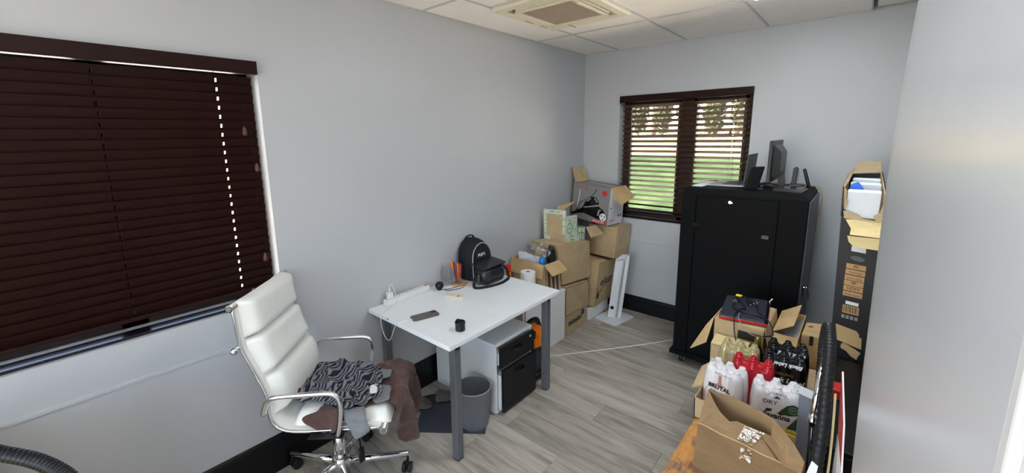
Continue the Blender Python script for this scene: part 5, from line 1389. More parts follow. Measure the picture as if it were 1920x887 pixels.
# six-packs in shrink film
def sixpack(c, ang, m, label, name='drink_pack', H=.226, hx=.0615, hy=.0305, group='shrink-wrapped drink packs'):
    c = V(c)
    t = thing(name, c, label, 'drinks', group)
    rm = Matrix.Translation(c) @ Matrix.Rotation(R(ang), 4, 'Z')
    caps = [(sx*hx, sy*hy) for sx in (-1, 0, 1) for sy in (-1, 1)]
    NP = 120
    def rad(z):
        u = z/H
        if u < .58: return .031
        return .031-.0100*((u-.58)/.42)**1.2
    def outline(z):
        """film drawn round the bottles: support function with slight scallops"""
        r0 = rad(z); out = []
        u = z/H
        sc = .20+.45*max(0, (u-.5)/.5)
        for k_ in range(NP):
            a = 2*PI*k_/NP; d = Vector((math.cos(a), math.sin(a)))
            # ray from centre to the rounded rectangle and to the union of bottles
            best = 0.0
            for (px, py) in caps:
                b_ = px*d.x+py*d.y; cc_ = px*px+py*py-r0*r0; dis = b_*b_-cc_
                if dis >= 0: best = max(best, b_+math.sqrt(dis))
            lo, hi = 0.0, .2
            for _ in range(22):
                md = (lo+hi)/2; qx = max(abs(d.x*md)-hx, 0); qy = max(abs(d.y*md)-hy, 0)
                if qx*qx+qy*qy < r0*r0: lo = md
                else: hi = md
            out.append(Vector((d.x, d.y, 0))*(lo*(1-sc)+max(best, lo*.80)*sc)+Vector((0, 0, z)))
        return out
    def topz(x, y):
        dm = min(math.hypot(x-px, y-py) for px, py in caps)
        h = .87*H
        return h+(.13*H)*max(0, min(1, 1.5-dm/.0175))**.8 if dm < .0262 else h-.004*math.sin(min(1, (dm-.0262)/.02)*PI/2)
    def fn(bm):
        k_ = bmesh.new(); zs = [.001, .006, .03, .07, .11, .13, .15, .165, .18, .87*H]
        rings = [[k_.verts.new(p) for p in outline(z)] for z in zs]
        edge = outline(.87*H)
        for s in (.97, .93, .88, .82, .75, .67, .58, .48, .37, .25, .12):
            rings.append([k_.verts.new((p.x*s, p.y*s, topz(p.x*s, p.y*s)+.0012*noise.noise(V(p.x*s*90, p.y*s*90, c.x*9)))) for p in edge])
        for A, Q in zip(rings, rings[1:]):
            for i in range(NP): k_.faces.new((A[i], A[(i+1) % NP], Q[(i+1) % NP], Q[i]))
        k_.faces.new(rings[0][::-1]); k_.faces.new(rings[-1])
        for f in k_.faces: f.smooth = True
        merge(bm, k_, rm)
    part('film', fn, m, t, smooth=80)
    for (px, py) in caps:
        part('bottle_cap', lambda bm: merge(bm, B(lambda k_: lathe(k_, [(.0140, H-.012), (.0145, H-.004), (.0125, H+.001), (.0, H+.0015)], (px, py, 0), 18, cap1=False)), rm), m, t, smooth=40)
    xd = (rm.to_3x3() @ V(1, 0, 0)); nd = (rm.to_3x3() @ V(0, -1, 0))
    def at(s, z, off=.0015):
        return rm @ V(s, -(hy+rad(max(z, 0)))-off, z)
    return t, at, xd, nd
def facequad(at, s0, s1, z0, z1, off=.0015): return [at(s0, z0, off), at(s1, z0, off), at(s1, z1, off), at(s0, z1, off)]
M_FWHITE = mat('white_pack_film', C3(232, 226, 228), .24, var=.05, vscale=25, coat=.4)
M_FRED = mat('red_pack_film', C3(190, 24, 42), .18, var=.25, vscale=22, coat=.5)
M_FGOLD = mat('gold_pack_film', C3(190, 178, 132), .26, .25, var=.10, vscale=20, coat=.3)
M_FBLACK = mat('black_pack_film', C3(16, 16, 18), .16, var=.2, vscale=20, coat=.5)
M_PINK = mat('rose_print', C3(196, 132, 118), .4)
M_GREEND = mat('dark_green_print', C3(38, 72, 44), .25, var=.15, coat=.4)
M_YEL = mat('yellow_print', C3(236, 206, 20), .3, var=.04, coat=.3)
TB = TT+.006
# white and rose pack
t, at, xd, nd = sixpack((1.889, -1.918, TB), -11, M_FWHITE, 'white and rose shrink-wrapped pack at the front corner of the tray', hx=.054)
part('arch_print', lambda bm: tube(bm, smooth_path([at(-.064, .06), at(-.060, .110), at(-.025, .145), at(.020, .146), at(.050, .115), at(.054, .06)], 6), .0012, 5), M_PINK, t)
part('bottle_print', lambda bm: (slab(bm, facequad(at, -.010, .004, .146, .192), .0008), merge(bm, B(lambda k_: lathe(k_, [(.011, 0), (.011, .001)], (0, 0, 0), 18)), Matrix.Translation(at(-.003, .147, .0025)) @ rot_to(nd))), M_PINK, t)
text('lettering', 'BRUTAL', .027, at(-.050, .126, .003), xd, V(0, 0, 1), M_INK, t, bold=.0008, sx=.98)
text('lettering', 'FRUIT', .027, at(-.042, .096, .003), xd, V(0, 0, 1), M_INK, t, sx=1.05)
text('lettering', 'BRUTAL FRUIT', .011, at(-.03, .196, .003), xd, V(0, .35, .94), mat('grey_blue_ink', C3(100, 112, 130), .5), t)
part('leaf_print', lambda bm: [slab(bm, [at(.055, .09+.012*i, .002), at(.068, .094+.012*i, .002), at(.060, .104+.012*i, .002)], .0008) for i in range(3)], M_PINK, t)
# red pack
t, at, xd, nd = sixpack((1.972, -1.785, TB), 6, M_FRED, 'red shrink-wrapped pack in the middle of the tray')
part('pale_print', lambda bm: [merge(bm, B(lambda k_: lathe(k_, [(r_, 0), (r_, .0008)], (0, 0, 0), 12)), Matrix.Translation(at(s, z, .001)) @ rot_to(nd)) for s, z, r_ in ((-.045, .09, .010), (-.03, .07, .006), (-.05, .06, .005))], mat('pale_red_print', C3(196, 84, 100), .4), t)
# gold pack
t, at, xd, nd = sixpack((1.890, -1.657, TB), 3, M_FGOLD, 'gold shrink-wrapped pack at the back of the tray beside the cream carton')
text('lettering', 'AMSTEL', .018, at(-.036, .192, .003), xd, V(0, .35, .94), M_WINK, t)
# two black packs
for yy, lb in ((-1.632, 'black shrink-wrapped pack with white script nearer the viewer'), (-1.502, 'black shrink-wrapped pack behind the other black pack')):
    t, at, xd, nd = sixpack((2.078, yy, TB), 8, M_FBLACK, lb)
    text('lettering', 'Black Label', .025, at(.072, .205, .003), -xd, V(0, -.35, -.94), M_WINK, t, shear=.3, bold=.0009)
    part('red_stripe', lambda bm: slab(bm, facequad(at, -.082, -.040, .166, .174, .0035), .0008), M_RED, t)
    part('white_stripe', lambda bm: slab(bm, facequad(at, -.082, -.040, .160, .164, .0035), .0008), M_WINK, t)
    if yy < -1.6:
        text('lettering', 'CARLING', .017, at(-.040, .146, .003), xd, V(0, .12, 1), mat('gold_ink', C3(150, 122, 66), .4), t, sx=1.1)
        text('lettering', 'Black Label', .033, at(-.068, .112, .003), xd, V(0, 0, 1), M_WINK, t, shear=.25, bold=.0005)
        text('lettering', '6', .026, at(.045, .080, .003), xd, V(0, 0, 1), M_GREY, t)
# white, green and yellow pack
t, at, xd, nd = sixpack((2.088, -1.935, TB), 12, M_FWHITE, 'white and green shrink-wrapped pack with a yellow band at the front of the tray')
part('yellow_band', lambda bm: slab(bm, facequad(at, -.02, .091, .004, .058), .001), M_YEL, t)
for pts in ([at(.002, .116), at(.018, .142), at(.036, .164), at(.058, .174, .002), at(.082, .166, .002), at(.090, .140), at(.0905, .062), at(.040, .062), at(.060, .096), at(.085, .136, .002), at(.050, .122)],
     [at(-.090, .07), at(-.090, .118), at(-.074, .112), at(-.072, .07)],
     [at(-.040, .120), at(-.036, .134), at(-.014, .136), at(-.020, .122)],
     [at(-.014, .184, .003), at(-.002, .197, .003), at(.012, .186, .003)],
     [at(-.02, .060), at(.02, .060), at(.012, .070), at(-.012, .069)]):
    part('green_print', lambda bm: slab(bm, pts, .0008), M_GREEND, t)
part('white_swash', lambda bm: slab(bm, [at(-.062, .082, .0028), at(.044, .080, .0028), at(.054, .100, .0028), at(.084, .134, .0034), at(.050, .122, .0030), at(-.055, .120, .0028)], .0006), M_FWHITE, t)
text('lettering', 'DRY', .025, at(-.052, .158, .004), xd, V(0, 0, 1), M_INK, t, sx=1.1)
text('lettering', 'Savanna', .033, at(-.050, .098, .0042), xd, V(0, 0, 1), M_INK, t, shear=.22, bold=.001, sx=.94)
text('lettering', 'SAVANNA', .015, at(-.036, .200, .003), xd, V(0, .35, .94), M_INK, t)
part('tree_print', lambda bm: (sphere(bm, at(.014, .122, .0035), .012, 1, .08, .35), slab(bm, facequad(at, .012, .016, .116, .121, .004), .0006)), M_INK, t)
def badge(bm, s, z, r_):
    o = at(s, z, .0045)
    tube(bm, [o+xd*(r_*math.cos(2*PI*i/22))+V(0, 0, r_*math.sin(2*PI*i/22)) for i in range(22)], .0011, 5, closed=True)
    tube(bm, [o+xd*(r_*.68*math.cos(2*PI*i/20))+V(0, 0, r_*.68*math.sin(2*PI*i/20)) for i in range(20)], .0008, 5, closed=True)
    slab(bm, [o-xd*r_*.45-V(0, 0, .002), o+xd*r_*.45-V(0, 0, .002), o+xd*r_*.45+V(0, 0, .002), o-xd*r_*.45+V(0, 0, .002)], .0008)
part('round_badge', lambda bm: badge(bm, .058, .150, .016), mat('pale_green_ink', C3(140, 160, 140), .4), t)
part('round_badge', lambda bm: badge(bm, .058, .032, .018), mat('olive_ink', C3(150, 136, 30), .4), t)
# single dark bottle
c = V(1.948, -1.535, TT)
t = thing('beer_bottle', c, 'dark bottle with a gold neck between the gold pack and the carton under the laptop', 'bottle')
part('glass', lambda bm: lathe(bm, [(.028, .0005), (.030, .004), (.030, .13), (.024, .165), (.0145, .195), (.0135, .225), (.013, .226)], c, 28), mat('dark_brown_glass', C3(34, 20, 12), .08), t, smooth=60)
part('foil', lambda bm: lathe(bm, [(.0155, .196), (.0146, .222), (.0146, .243), (.012, .247), (.0, .247)], c, 24, cap0=False, cap1=False), mat('gold_foil', C3(150, 128, 70), .25, .7), t, smooth=50)

# carton B: low cream topped carton behind the gold pack
b = [(1.738, -1.582, TT+.001), (1.905, -1.560, TT+.001), (1.902, -1.455, TT+.001), (1.732, -1.455, TT+.001)]
t_ = [(1.736, -1.585, .655), (1.905, -1.563, .655), (1.902, -1.455, .658), (1.730, -1.455, .660)]
bx = carton((1.82, -1.52, TT), 'carton with a pale cream top behind the gold drinks pack', b, t_, M_CARD)
part('top_sheet', lambda bm: slab(bm, [V(p)+V(0, 0, .002) for p in t_], .002), M_CREAM, bx)
part('front_label', lambda bm: slab(bm, on_quad(pxquad(b, t_, 0, 1), .04, .26, .05, .45, .001), .0008), M_PAPER, bx)
# carton A under the red laptop
b = [(1.715, -1.440, TT+.001), (1.958, -1.440, TT+.001), (1.962, -1.075, TT+.001), (1.720, -1.075, TT+.001)]
t_ = [(1.713, -1.442, .750), (1.960, -1.442, .748), (1.963, -1.075, .750), (1.722, -1.075, .752)]
bx = carton((1.84, -1.26, TT), 'brown carton on the low table with the red laptop lying on it', b, t_, M_CARD)
fq = pxquad(b, t_, 0, 1)
part('black_label', lambda bm: slab(bm, on_quad(fq, .50, .965, .66, .85, .001), .0008), M_INK, bx)
part('flap', lambda bm: slab(bm, [(1.716, -1.10, .752), (1.709, -1.445, .748), (1.685, -1.475, .60), (1.598, -1.46, .525), (1.640, -1.30, .63)], .004), M_CARDL, bx)
part('flap', lambda bm: slab(bm, [(1.963, -1.44, .749), (1.965, -1.08, .751), (1.985, -1.10, .64), (1.985, -1.43, .63)], .003), M_CARDD, bx)
# red edged laptop on it
def red_laptop():
    q = [V(1.735, -1.452, .7545), V(1.970, -1.410, .7545), V(1.928, -1.045, .7545), V(1.700, -1.105, .7545)]
    c = sum(q, Vector())/4
    t = thing('laptop', c, 'closed dark laptop with red edges lying on a brown carton', 'laptop')
    def up(z): return [p+V(0, 0, z) for p in q]
    part('base', lambda bm: hexb(bm, up(0), up(.015), .004, 3), M_REDG, t)
    ins = [lerp(p, c, .012) for p in q]
    part('trim', lambda bm: hexb(bm, [p+V(0, 0, .0145) for p in ins], [p+V(0, 0, .0175) for p in ins], .001), M_CHROME, t)
    part('lid', lambda bm: hexb(bm, [lerp(p, c, .02)+V(0, 0, .0175) for p in q[:1]]+[lerp(q[1], q[0], .07)+V(0, .006, .0175), lerp(q[2], q[3], .07)+V(0, 0, .0175), q[3]+V(0, 0, .0175)], [lerp(p, c, .025)+V(0, 0, .026) for p in q[:1]]+[lerp(q[1], q[0], .08)+V(0, .008, .026), lerp(q[2], q[3], .08)+V(0, 0, .026), q[3]+V(0, 0, .026)], .003, 2), mat('slate_lid', C3(50, 52, 62), .42, var=.06), t)
    part('hinge_cap', lambda bm: cyl(bm, lerp(q[2], q[3], .0)+V(-.01, 0, .014), lerp(q[2], q[3], .0)+V(.010, .0, .040), .004, 10), M_CHROME, t)
red_laptop()
LZ = .7815
t = thing('power_lead', (1.83, -1.18, LZ), 'black mains lead with a three pin plug lying on the red laptop', 'cable')
part('plug', lambda bm: hexb(bm, ((1.830, -1.215, LZ), (1.868, -1.195, LZ), (1.850, -1.150, LZ), (1.815, -1.165, LZ)), ((1.836, -1.205, LZ+.034), (1.862, -1.192, LZ+.034), (1.850, -1.160, LZ+.034), (1.822, -1.170, LZ+.034)), .006), M_BLACKP, t)
for a in (0, .5, 1):
    p = lerp((1.838, -1.216, LZ+.012), (1.868, -1.196, LZ+.026), a)
    part('pin', lambda bm: cyl(bm, p, p+V(.018, -.026, .004), .0026, 10), M_CHROME, t)
part('connector', lambda bm: hexb(bm, ((1.755, -1.235, LZ), (1.785, -1.235, LZ), (1.785, -1.165, LZ), (1.755, -1.165, LZ)), ((1.758, -1.230, LZ+.026), (1.782, -1.230, LZ+.026), (1.782, -1.170, LZ+.026), (1.758, -1.170, LZ+.026)), .006), M_BLACKP, t)
part('tag', lambda bm: box(bm, 1.758, 1.790, -1.165, -1.135, LZ+.024, LZ+.030, .002), mat('yellow_tag', C3(240, 220, 40), .4), t)
part('lead', lambda bm: (tube(bm, smooth_path([(1.77, -1.235, LZ+.010), (1.775, -1.30, LZ+.004), (1.82, -1.345, LZ+.004), (1.90, -1.355, LZ+.004), (1.955, -1.38, LZ+.006), (1.985, -1.42, LZ-.006), (2.00, -1.435, LZ-.05), (1.985, -1.46, LZ-.055), (1.965, -1.505, LZ-.045)], 8), .0038, 8),
     tube(bm, smooth_path([(1.83, -1.16, LZ+.01), (1.80, -1.12, LZ+.016), (1.775, -1.13, LZ+.02), (1.80, -1.22, LZ+.012), (1.84, -1.28, LZ+.004), (1.815, -1.33, LZ+.010), (1.81, -1.41, LZ+.005), (1.815, -1.455, LZ-.012), (1.825, -1.475, LZ-.07), (1.845, -1.52, LZ-.10)], 8), .0032, 8),
     tube(bm, smooth_path([(1.86, -1.185, LZ+.015), (1.89, -1.22, LZ+.004), (1.905, -1.30, LZ+.004), (1.95, -1.35, LZ+.006)], 8), .003, 8)), M_BLACKP, t)
tag(obj('thin_lead', B(lambda bm: tube(bm, smooth_path([(1.83, -1.40, LZ+.014), (1.835, -1.445, LZ-.002), (1.87, -1.47, LZ-.045), (1.925, -1.500, LZ-.055), (1.99, -1.47, LZ-.06), (2.00, -1.45, LZ-.075)], 7), .002, 7)), M_GREY), 'thin grey lead hanging off the front of the red laptop', 'cable')

# carton C: open, with a raised flap and white foam inside
b = [(1.985, -1.325, TT+.001), (2.104, -1.318, TT+.001), (2.106, -.96, TT+.001), (1.985, -.965, TT+.001)]
t_ = [(1.985, -1.328, .700), (2.104, -1.320, .697), (2.106, -.96, .705), (1.985, -.965, .705)]
t = thing('open_carton', (2.045, -1.14, TT), 'open carton with a raised flap and white packing inside, behind the black packs', 'box')
part('body', lambda bm: open_box(bm, b, t_, .004), M_CARDL, t)
part('flap', lambda bm: slab(bm, [(1.986, -1.318, .702), (1.986, -.985, .708), (2.080, -.985, .772), (2.080, -1.349, .776)], .004), M_CARDL, t)
part('front_flap', lambda bm: slab(bm, [(1.988, -1.329, .699), (2.103, -1.321, .696), (2.100, -1.385, .640), (1.990, -1.390, .642)], .003), M_CARDL, t)
part('flap_slot', lambda bm: (slab(bm, [(1.992, -1.16, .7085), (1.996, -1.11, .7115), (2.012, -1.12, .722), (2.008, -1.15, .7195)], .002),), M_DARK, t)
part('oval_label', lambda bm: slab(bm, [(2.036+.016*math.cos(a), -1.17+.060*math.sin(a), .7405+.0112*math.cos(a)) for a in [i*2*PI/20 for i in range(20)]], .006), M_WINK, t)
tag(obj('foam_block', B(lambda bm: box(bm, 1.992, 2.098, -1.30, -.975, TT+.008, .675, .006)), mat('silvery_packing', C3(178, 180, 186), .4, var=.25, vscale=22)), 'silvery wrapped packing block inside the open carton behind the black packs', 'packaging')
# carton D: closed small carton
b = [(2.114, -1.232, TT+.001), (2.206, -1.215, TT+.001), (2.206, -1.03, TT+.001), (2.114, -1.045, TT+.001)]
t_ = [(2.110, -1.245, .696), (2.200, -1.228, .697), (2.204, -1.025, .701), (2.116, -1.055, .700)]
bx = carton((2.16, -1.14, TT), 'small closed tan carton with a black tape tab beside the tall black box', b, t_, M_CARDL)
fq = pxquad(b, t_, 0, 1)
part('tape_tab', lambda bm: slab(bm, on_quad(fq, .40, .60, .70, .985, .001), .0008), M_INK, bx)
part('print', lambda bm: [slab(bm, [lerp(lerp(t_[0], t_[1], a), lerp(t_[3], t_[2], a), .62)+V(0, 0, .002), lerp(lerp(t_[0], t_[1], a+.09), lerp(t_[3], t_[2], a+.09), .62)+V(0, 0, .002), lerp(lerp(t_[0], t_[1], a+.09), lerp(t_[3], t_[2], a+.09), .70)+V(0, 0, .002), lerp(lerp(t_[0], t_[1], a), lerp(t_[3], t_[2], a), .70)+V(0, 0, .002)], .0006) for a in (.2, .32)], M_INK, bx)
part('strip', lambda bm: slab(bm, [V(b[1])+V(.003, -.004, .06), V(b[1])+V(.003, .022, .06), V(t_[1])+V(.012, .022, -.002), V(t_[1])+V(.012, -.004, -.002)], .002), M_PAPER, bx)
# flattened board in front of it
tag(obj('cardboard_sheet', B(lambda bm: (slab(bm, [(2.120, -1.56, .512), (2.225, -1.54, .512), (2.225, -1.26, .520), (2.120, -1.29, .520)], .004), )), M_CARD), 'loose brown cardboard sheet lying on the table below the small tan carton', 'cardboard')

# ================================================================== TALL BLACK SCREEN CARTON
def tallbox():
    Y = -1.30
    def fx(px, py): return 2.211+(px-(1583-(py-350)*.092))*.00226+.023*(py-350)/250
    def fz(py): return 1.532-.00279*(py-350)
    def FP(px, py, o=0.0): return V(fx(px, py), Y-o, fz(py))
    t = thing('television_box', (2.30, -.88, TT), 'tall black screen carton torn open at the top beside the grey door', 'box')
    def body(bm):
        b = [(2.245, Y, TT+.001), (2.408, Y, TT+.001), (2.405, -.45, TT+.001), (2.242, -.45, TT+.001)]
        t_ = [(2.2135, Y, 1.385), (2.368, Y, 1.380), (2.366, -.45, 1.40), (2.212, -.45, 1.40)]
        open_box(bm, b, t_, .006)
        # side walls rising past the torn front
        slab(bm, [V(2.2135, Y, 1.385), V(2.212, -.45, 1.40), V(2.206, -.45, 1.53), V(2.208, Y+.01, 1.53)], .006)
        slab(bm, [V(2.368, Y, 1.38), V(2.366, -.45, 1.40), V(2.364, -.45, 1.55), V(2.370, Y, 1.50)], .006)
        slab(bm, [V(2.212, -.45, 1.40), V(2.366, -.45, 1.40), V(2.364, -.45, 1.54), V(2.206, -.45, 1.53)], .006)
    part('body', body, mat('black_carton', C3(34, 33, 34), .5, var=.12), t)
    part('inner_liner', lambda bm: (slab(bm, [(2.2145, Y+.012, 1.42), (2.213, -.46, 1.42), (2.211, -.46, 1.534), (2.213, Y+.012, 1.534)], .004), slab(bm, [(2.362, Y+.01, 1.40), (2.36, -.46, 1.42), (2.358, -.46, 1.552), (2.364, Y+.01, 1.502)], .004)), M_CARDL, t)
    part('flap', lambda bm: slab(bm, [(2.225, -.455, 1.53), (2.36, -.455, 1.545), (2.352, -.40, 1.61), (2.30, -.39, 1.612), (2.24, -.395, 1.605)], .005), M_CARDD, t)
    part('flap', lambda bm: slab(bm, [(2.209, Y+.02, 1.532), (2.208, -.47, 1.534), (2.235, -.50, 1.575), (2.222, Y+.1, 1.548)], .004), M_CARDD, t)
    def torn(bm, pts, o=.002, th=.003): slab(bm, [FP(x, y, o) for x, y in pts], th)
    part('torn_edge', lambda bm: (torn(bm, [(1581, 392), (1592, 394), (1606, 398), (1612, 404), (1634, 406), (1630, 398), (1640, 392), (1648, 372), (1654, 366), (1655, 388), (1648, 404), (1650, 412), (1582, 406)], .004),
         torn(bm, [(1584, 352), (1588, 356), (1586, 372), (1589, 378), (1585, 390), (1582, 390)], .004)), M_CARDD, t)
    part('cream_flap', lambda bm: slab(bm, [FP(1585, 408, .008), FP(1600, 407, .01), FP(1645, 409, .01), FP(1648, 414, .012), FP(1656, 421, .03), FP(1654, 433, .045), FP(1592, 432, .045), FP(1594, 422, .03)], .004), M_CREAM, t)
    part('cream_flap', lambda bm: slab(bm, [FP(1588, 434, .046), FP(1655, 434, .046), FP(1654, 448, .05), FP(1650, 454, .052), FP(1598, 452, .052), FP(1590, 444, .05)], .004), M_CREAM, t)
    def pq(x0, x1, y0, y1, sl=.10, o=.0012):   # a printed patch leaning with the carton
        return [FP(x0-sl*(y1-y0), y1, o), FP(x1-sl*(y1-y0), y1+1.5, o), FP(x1, y0+1.5, o), FP(x0, y0, o)]
    part('white_label', lambda bm: slab(bm, pq(1595, 1619, 455, 464), .0008), M_PAPER, t)
    part('grip_hole', lambda bm: slab(bm, [FP(1604.5+12*math.cos(a), 477+4.6*math.sin(a)+.1*12*math.cos(a), .001) for a in [-i*2*PI/20 for i in range(20)]], .001), mat('grip_grey', C3(92, 92, 94), .6), t)
    y0s = [487, 497.5, 508, 518, 528, 538.5]; x0s = [1586, 1584.5, 1583, 1581.8, 1580.6, 1579.4]
    words = ['4K', 'YouTube', 'prime video', '', 'HDMI', 'Dolby Audio']
    for x, y, wd in zip(x0s, y0s, words):
        qd = pq(x, x+33, y, y+9)
        pt = part('feature_label', lambda bm: slab(bm, qd, .0008), M_TAN, t)
        if wd:
            sz = {'4K': .022, 'YouTube': .014, 'prime video': .0125, 'HDMI': .020, 'Dolby Audio': .012}[wd]
            text('lettering', wd, sz, quadpt(qd, .5, .25)+V(0, -.001, 0), qd[1]-qd[0], qd[3]-qd[0], M_INK, pt, align='CENTER')
        else:
            o = quadpt(qd, .5, .22)+V(0, -.0012, 0)
            part('signal_icon', lambda bm: [tube(bm, [o+V(r_*math.sin(a), 0, r_*math.cos(a)) for a in [-.8+.2*i for i in range(9)]], .0012, 5) for r_ in (.005, .010, .015)], M_INK, pt)
    part('white_label', lambda bm: slab(bm, pq(1584, 1606, 557, 563), .0008), M_PAPER, t)
    qd = pq(1579, 1607, 565, 580)
    pt = part('barcode_label', lambda bm: slab(bm, qd, .0008), M_TAN, t)
    part('bars', lambda bm: [slab(bm, on_quad(qd, s, s+w_, .15, .9, .0006), .0004) for s, w_ in ((.06, .03), (.13, .02), (.2, .05), (.3, .02), (.36, .03), (.44, .05), (.54, .02), (.6, .04), (.7, .02), (.76, .05), (.86, .03))], M_INK, pt)
    part('care_icons', lambda bm: [slab(bm, on_quad(pq(1576, 1606, 583, 591), a, a+.18, .1, .9, .0006), .0006) for a in (.02, .27, .52, .77)], M_GREY, t)
    part('torn_board', lambda bm: torn(bm, [(1566, 604), (1602, 610), (1607, 616), (1606, 620), (1611, 622), (1610, 642), (1606, 642), (1568, 634)], .006), M_CARDL, t)
    part('torn_board', lambda bm: torn(bm, [(1575, 641), (1580, 637), (1600, 645), (1609, 650), (1604, 658), (1602, 664), (1592, 660), (1588, 656), (1584, 652), (1574, 648)], .006), M_CARDL, t)
    # foam and papers inside
    lab = ['white foam slab at the front of the torn tall carton', 'white foam slab second from the front in the torn tall carton', 'white foam slab at the back of the torn tall carton']
    for i, (ya, yb, zt) in enumerate(((Y+.015, Y+.11, 1.510), (Y+.20, Y+.30, 1.530), (Y+.42, Y+.52, 1.535))):
        tag(obj('foam_slab', B(lambda bm: box(bm, 2.226+.004*i, 2.352, ya, yb, 1.33, zt, .004)), M_FOAM), lab[i], 'foam', 'foam slabs in the tall carton')
    for i, (ya, yb) in enumerate(((Y+.015, Y+.11), (Y+.20, Y+.30), (Y+.42, Y+.52))): pass
    part('foam_support', lambda bm: box(bm, 2.29, 2.36, Y+.012, -.5, 1.30, 1.33), M_CARD, t)
    tag(obj('blue_bag', B(lambda bm: hexb(bm, ((2.236, Y+.11, 1.35), (2.30, Y+.11, 1.35), (2.30, Y+.19, 1.35), (2.236, Y+.19, 1.35)), ((2.228, Y+.12, 1.520), (2.285, Y+.12, 1.520), (2.262, Y+.18, 1.545), (2.236, Y+.18, 1.532)), .004)), mat('blue_print', C3(40, 98, 200), .4)), 'blue printed bag tucked between the foam slabs of the tall carton', 'bag')
tallbox()

# things leaning beside the tall carton
tag(obj('wooden_board', B(lambda bm: slab(bm, [(2.372, -1.47, TT+.001), (2.392, -1.35, TT+.001), (2.40, -1.36, 1.02), (2.382, -1.47, 1.02)], .016)), mat('red_brown_board', C3(120, 66, 46), .4, var=.15, stretch=(2, 2, .4))), 'red brown wooden board standing between the tall black carton and the wall', 'board')
t = thing('display_board', (2.32, -2.45, TT), 'thin white board with a red top corner standing on the table by the door', 'board')
q = [V(2.338, -2.552, TT+.001), V(2.322, -2.36, TT+.001), V(2.290, -2.345, 1.057), V(2.3065, -2.524, .985)]
part('panel', lambda bm: slab(bm, q, .004), M_WINK, t)
n = (q[1]-q[0]).cross(q[3]-q[0]).normalized()
if n.x > 0: n = -n
part('red_corner', lambda bm: slab(bm, [lerp(q[0], q[3], .74)+n*.0026, lerp(q[1], q[2], .62)+n*.0026, q[2]+n*.0026, q[3]+n*.0026], .0008), M_REDG, t)
tag(obj('red_box', B(lambda bm: box(bm, 2.272, 2.305, -1.79, -1.71, .6625, .706, .003)), M_RED), 'small red box on the black shade block behind the black hose', 'box')
tag(obj('grey_panel', B(lambda bm: box(bm, 2.300, 2.320, -2.29, -2.165, TT, .735, .003)), M_GREY), 'small grey panel standing on the table between the hose and the white board', 'panel')

t = thing('shade_block', (2.315, -1.98, TT), 'black block added for the dark shade between the hose and the tall black carton', 'block')  # black block added where shade falls behind the hose
part('body', lambda bm: box(bm, 2.266, 2.366, -2.145, -1.36, TT+.001, .640, .006), M_BLACK, t)
part('lid', lambda bm: box(bm, 2.264, 2.368, -2.147, -1.358, .640, .662, .004), M_BLACK, t)
# white bracket with a grey panel
t = thing('metal_bracket', (2.20, -2.06, TT), 'white screwed metal bracket on a grey panel beside the green pack', 'bracket')
part('panel', lambda bm: slab(bm, [(2.186, -2.075, TT+.001), (2.226, -2.060, TT+.001), (2.218, -2.05, .80), (2.176, -2.068, .812)], .012), mat('blue_grey_plastic', C3(134, 138, 150), .4, var=.05), t)
part('plate', lambda bm: slab(bm, [(2.162, -2.098, .806), (2.226, -2.066, .778), (2.229, -2.056, .806), (2.165, -2.088, .834)], .004), M_WMET, t)
for a, b_ in ((.08, .25), (.9, .25), (.08, .75), (.92, .8)):
    p = quadpt([V(2.162, -2.098, .806), V(2.226, -2.066, .778), V(2.229, -2.056, .806), V(2.165, -2.088, .834)], a, b_)
    part('screw', lambda bm: cyl(bm, p+V(.001, -.002, -.0005), p+V(.002, -.004, .0008), .0022, 8), M_GREY, t)

# black ribbed hose and chrome tube
hp = smooth_path([(2.262, -2.50, .53), (2.258, -2.43, .585), (2.256, -2.331, .676), (2.258, -2.235, .782), (2.253, -2.144, .895), (2.248, -2.060, .990), (2.240, -2.000, 1.038), (2.234, -1.960, 1.045), (2.230, -1.925, 1.015), (2.228, -1.905, .95), (2.230, -1.90, .86), (2.235, -1.90, .75), (2.24, -1.91, .62), (2.245, -1.92, .525)], 26)
tag(obj('vacuum_hose', B(lambda bm: tube(bm, hp, lambda i: .0210 if i % 4 < 2 else .0188, 14)), M_BLACKP), 'black ribbed vacuum hose arching up beside the drinks packs', 'hose')
t = thing('vacuum_wand', (2.23, -2.2, .78), 'chrome vacuum wand leaning along the black hose on the table', 'tube')
wp = [V(2.234, -2.070, .935), V(2.228, -2.185, .770), V(2.238, -2.29, .655), V(2.246, -2.40, .53)]
part('upper_tube', lambda bm: tube(bm, [wp[0], wp[1]], .0125, 14), M_CHROME, t)
part('collar', lambda bm: tube(bm, [lerp(wp[1], wp[0], .05), wp[1], lerp(wp[1], wp[2], .12)], .0145, 14), M_CHROME, t)
part('lower_tube', lambda bm: tube(bm, [wp[1], wp[2], wp[3]], .0105, 14), M_BLACKG, t)
tag(obj('paper_slip', B(lambda bm: slab(bm, [(2.230, -2.372, .655), (2.256, -2.385, .645), (2.262, -2.350, .705), (2.244, -2.345, .712)], .001)), M_PAPER), 'white paper slip tucked against the foot of the black hose', 'paper')
tag(obj('catalogue', B(lambda bm: [slab(bm, [a, b_, b_+V(.005, .004, 0), a+V(.005, .004, 0)], .004) for a, b_ in zip(*(lambda pp: (pp[:-1], pp[1:]))(smooth_path([(2.286, -2.46, .505), (2.286, -2.36, .62), (2.286, -2.27, .72), (2.282, -2.20, .82), (2.278, -2.16, .88)], 5)))]), M_CREAM), 'curved cream edged catalogue standing behind the black hose', 'catalogue')

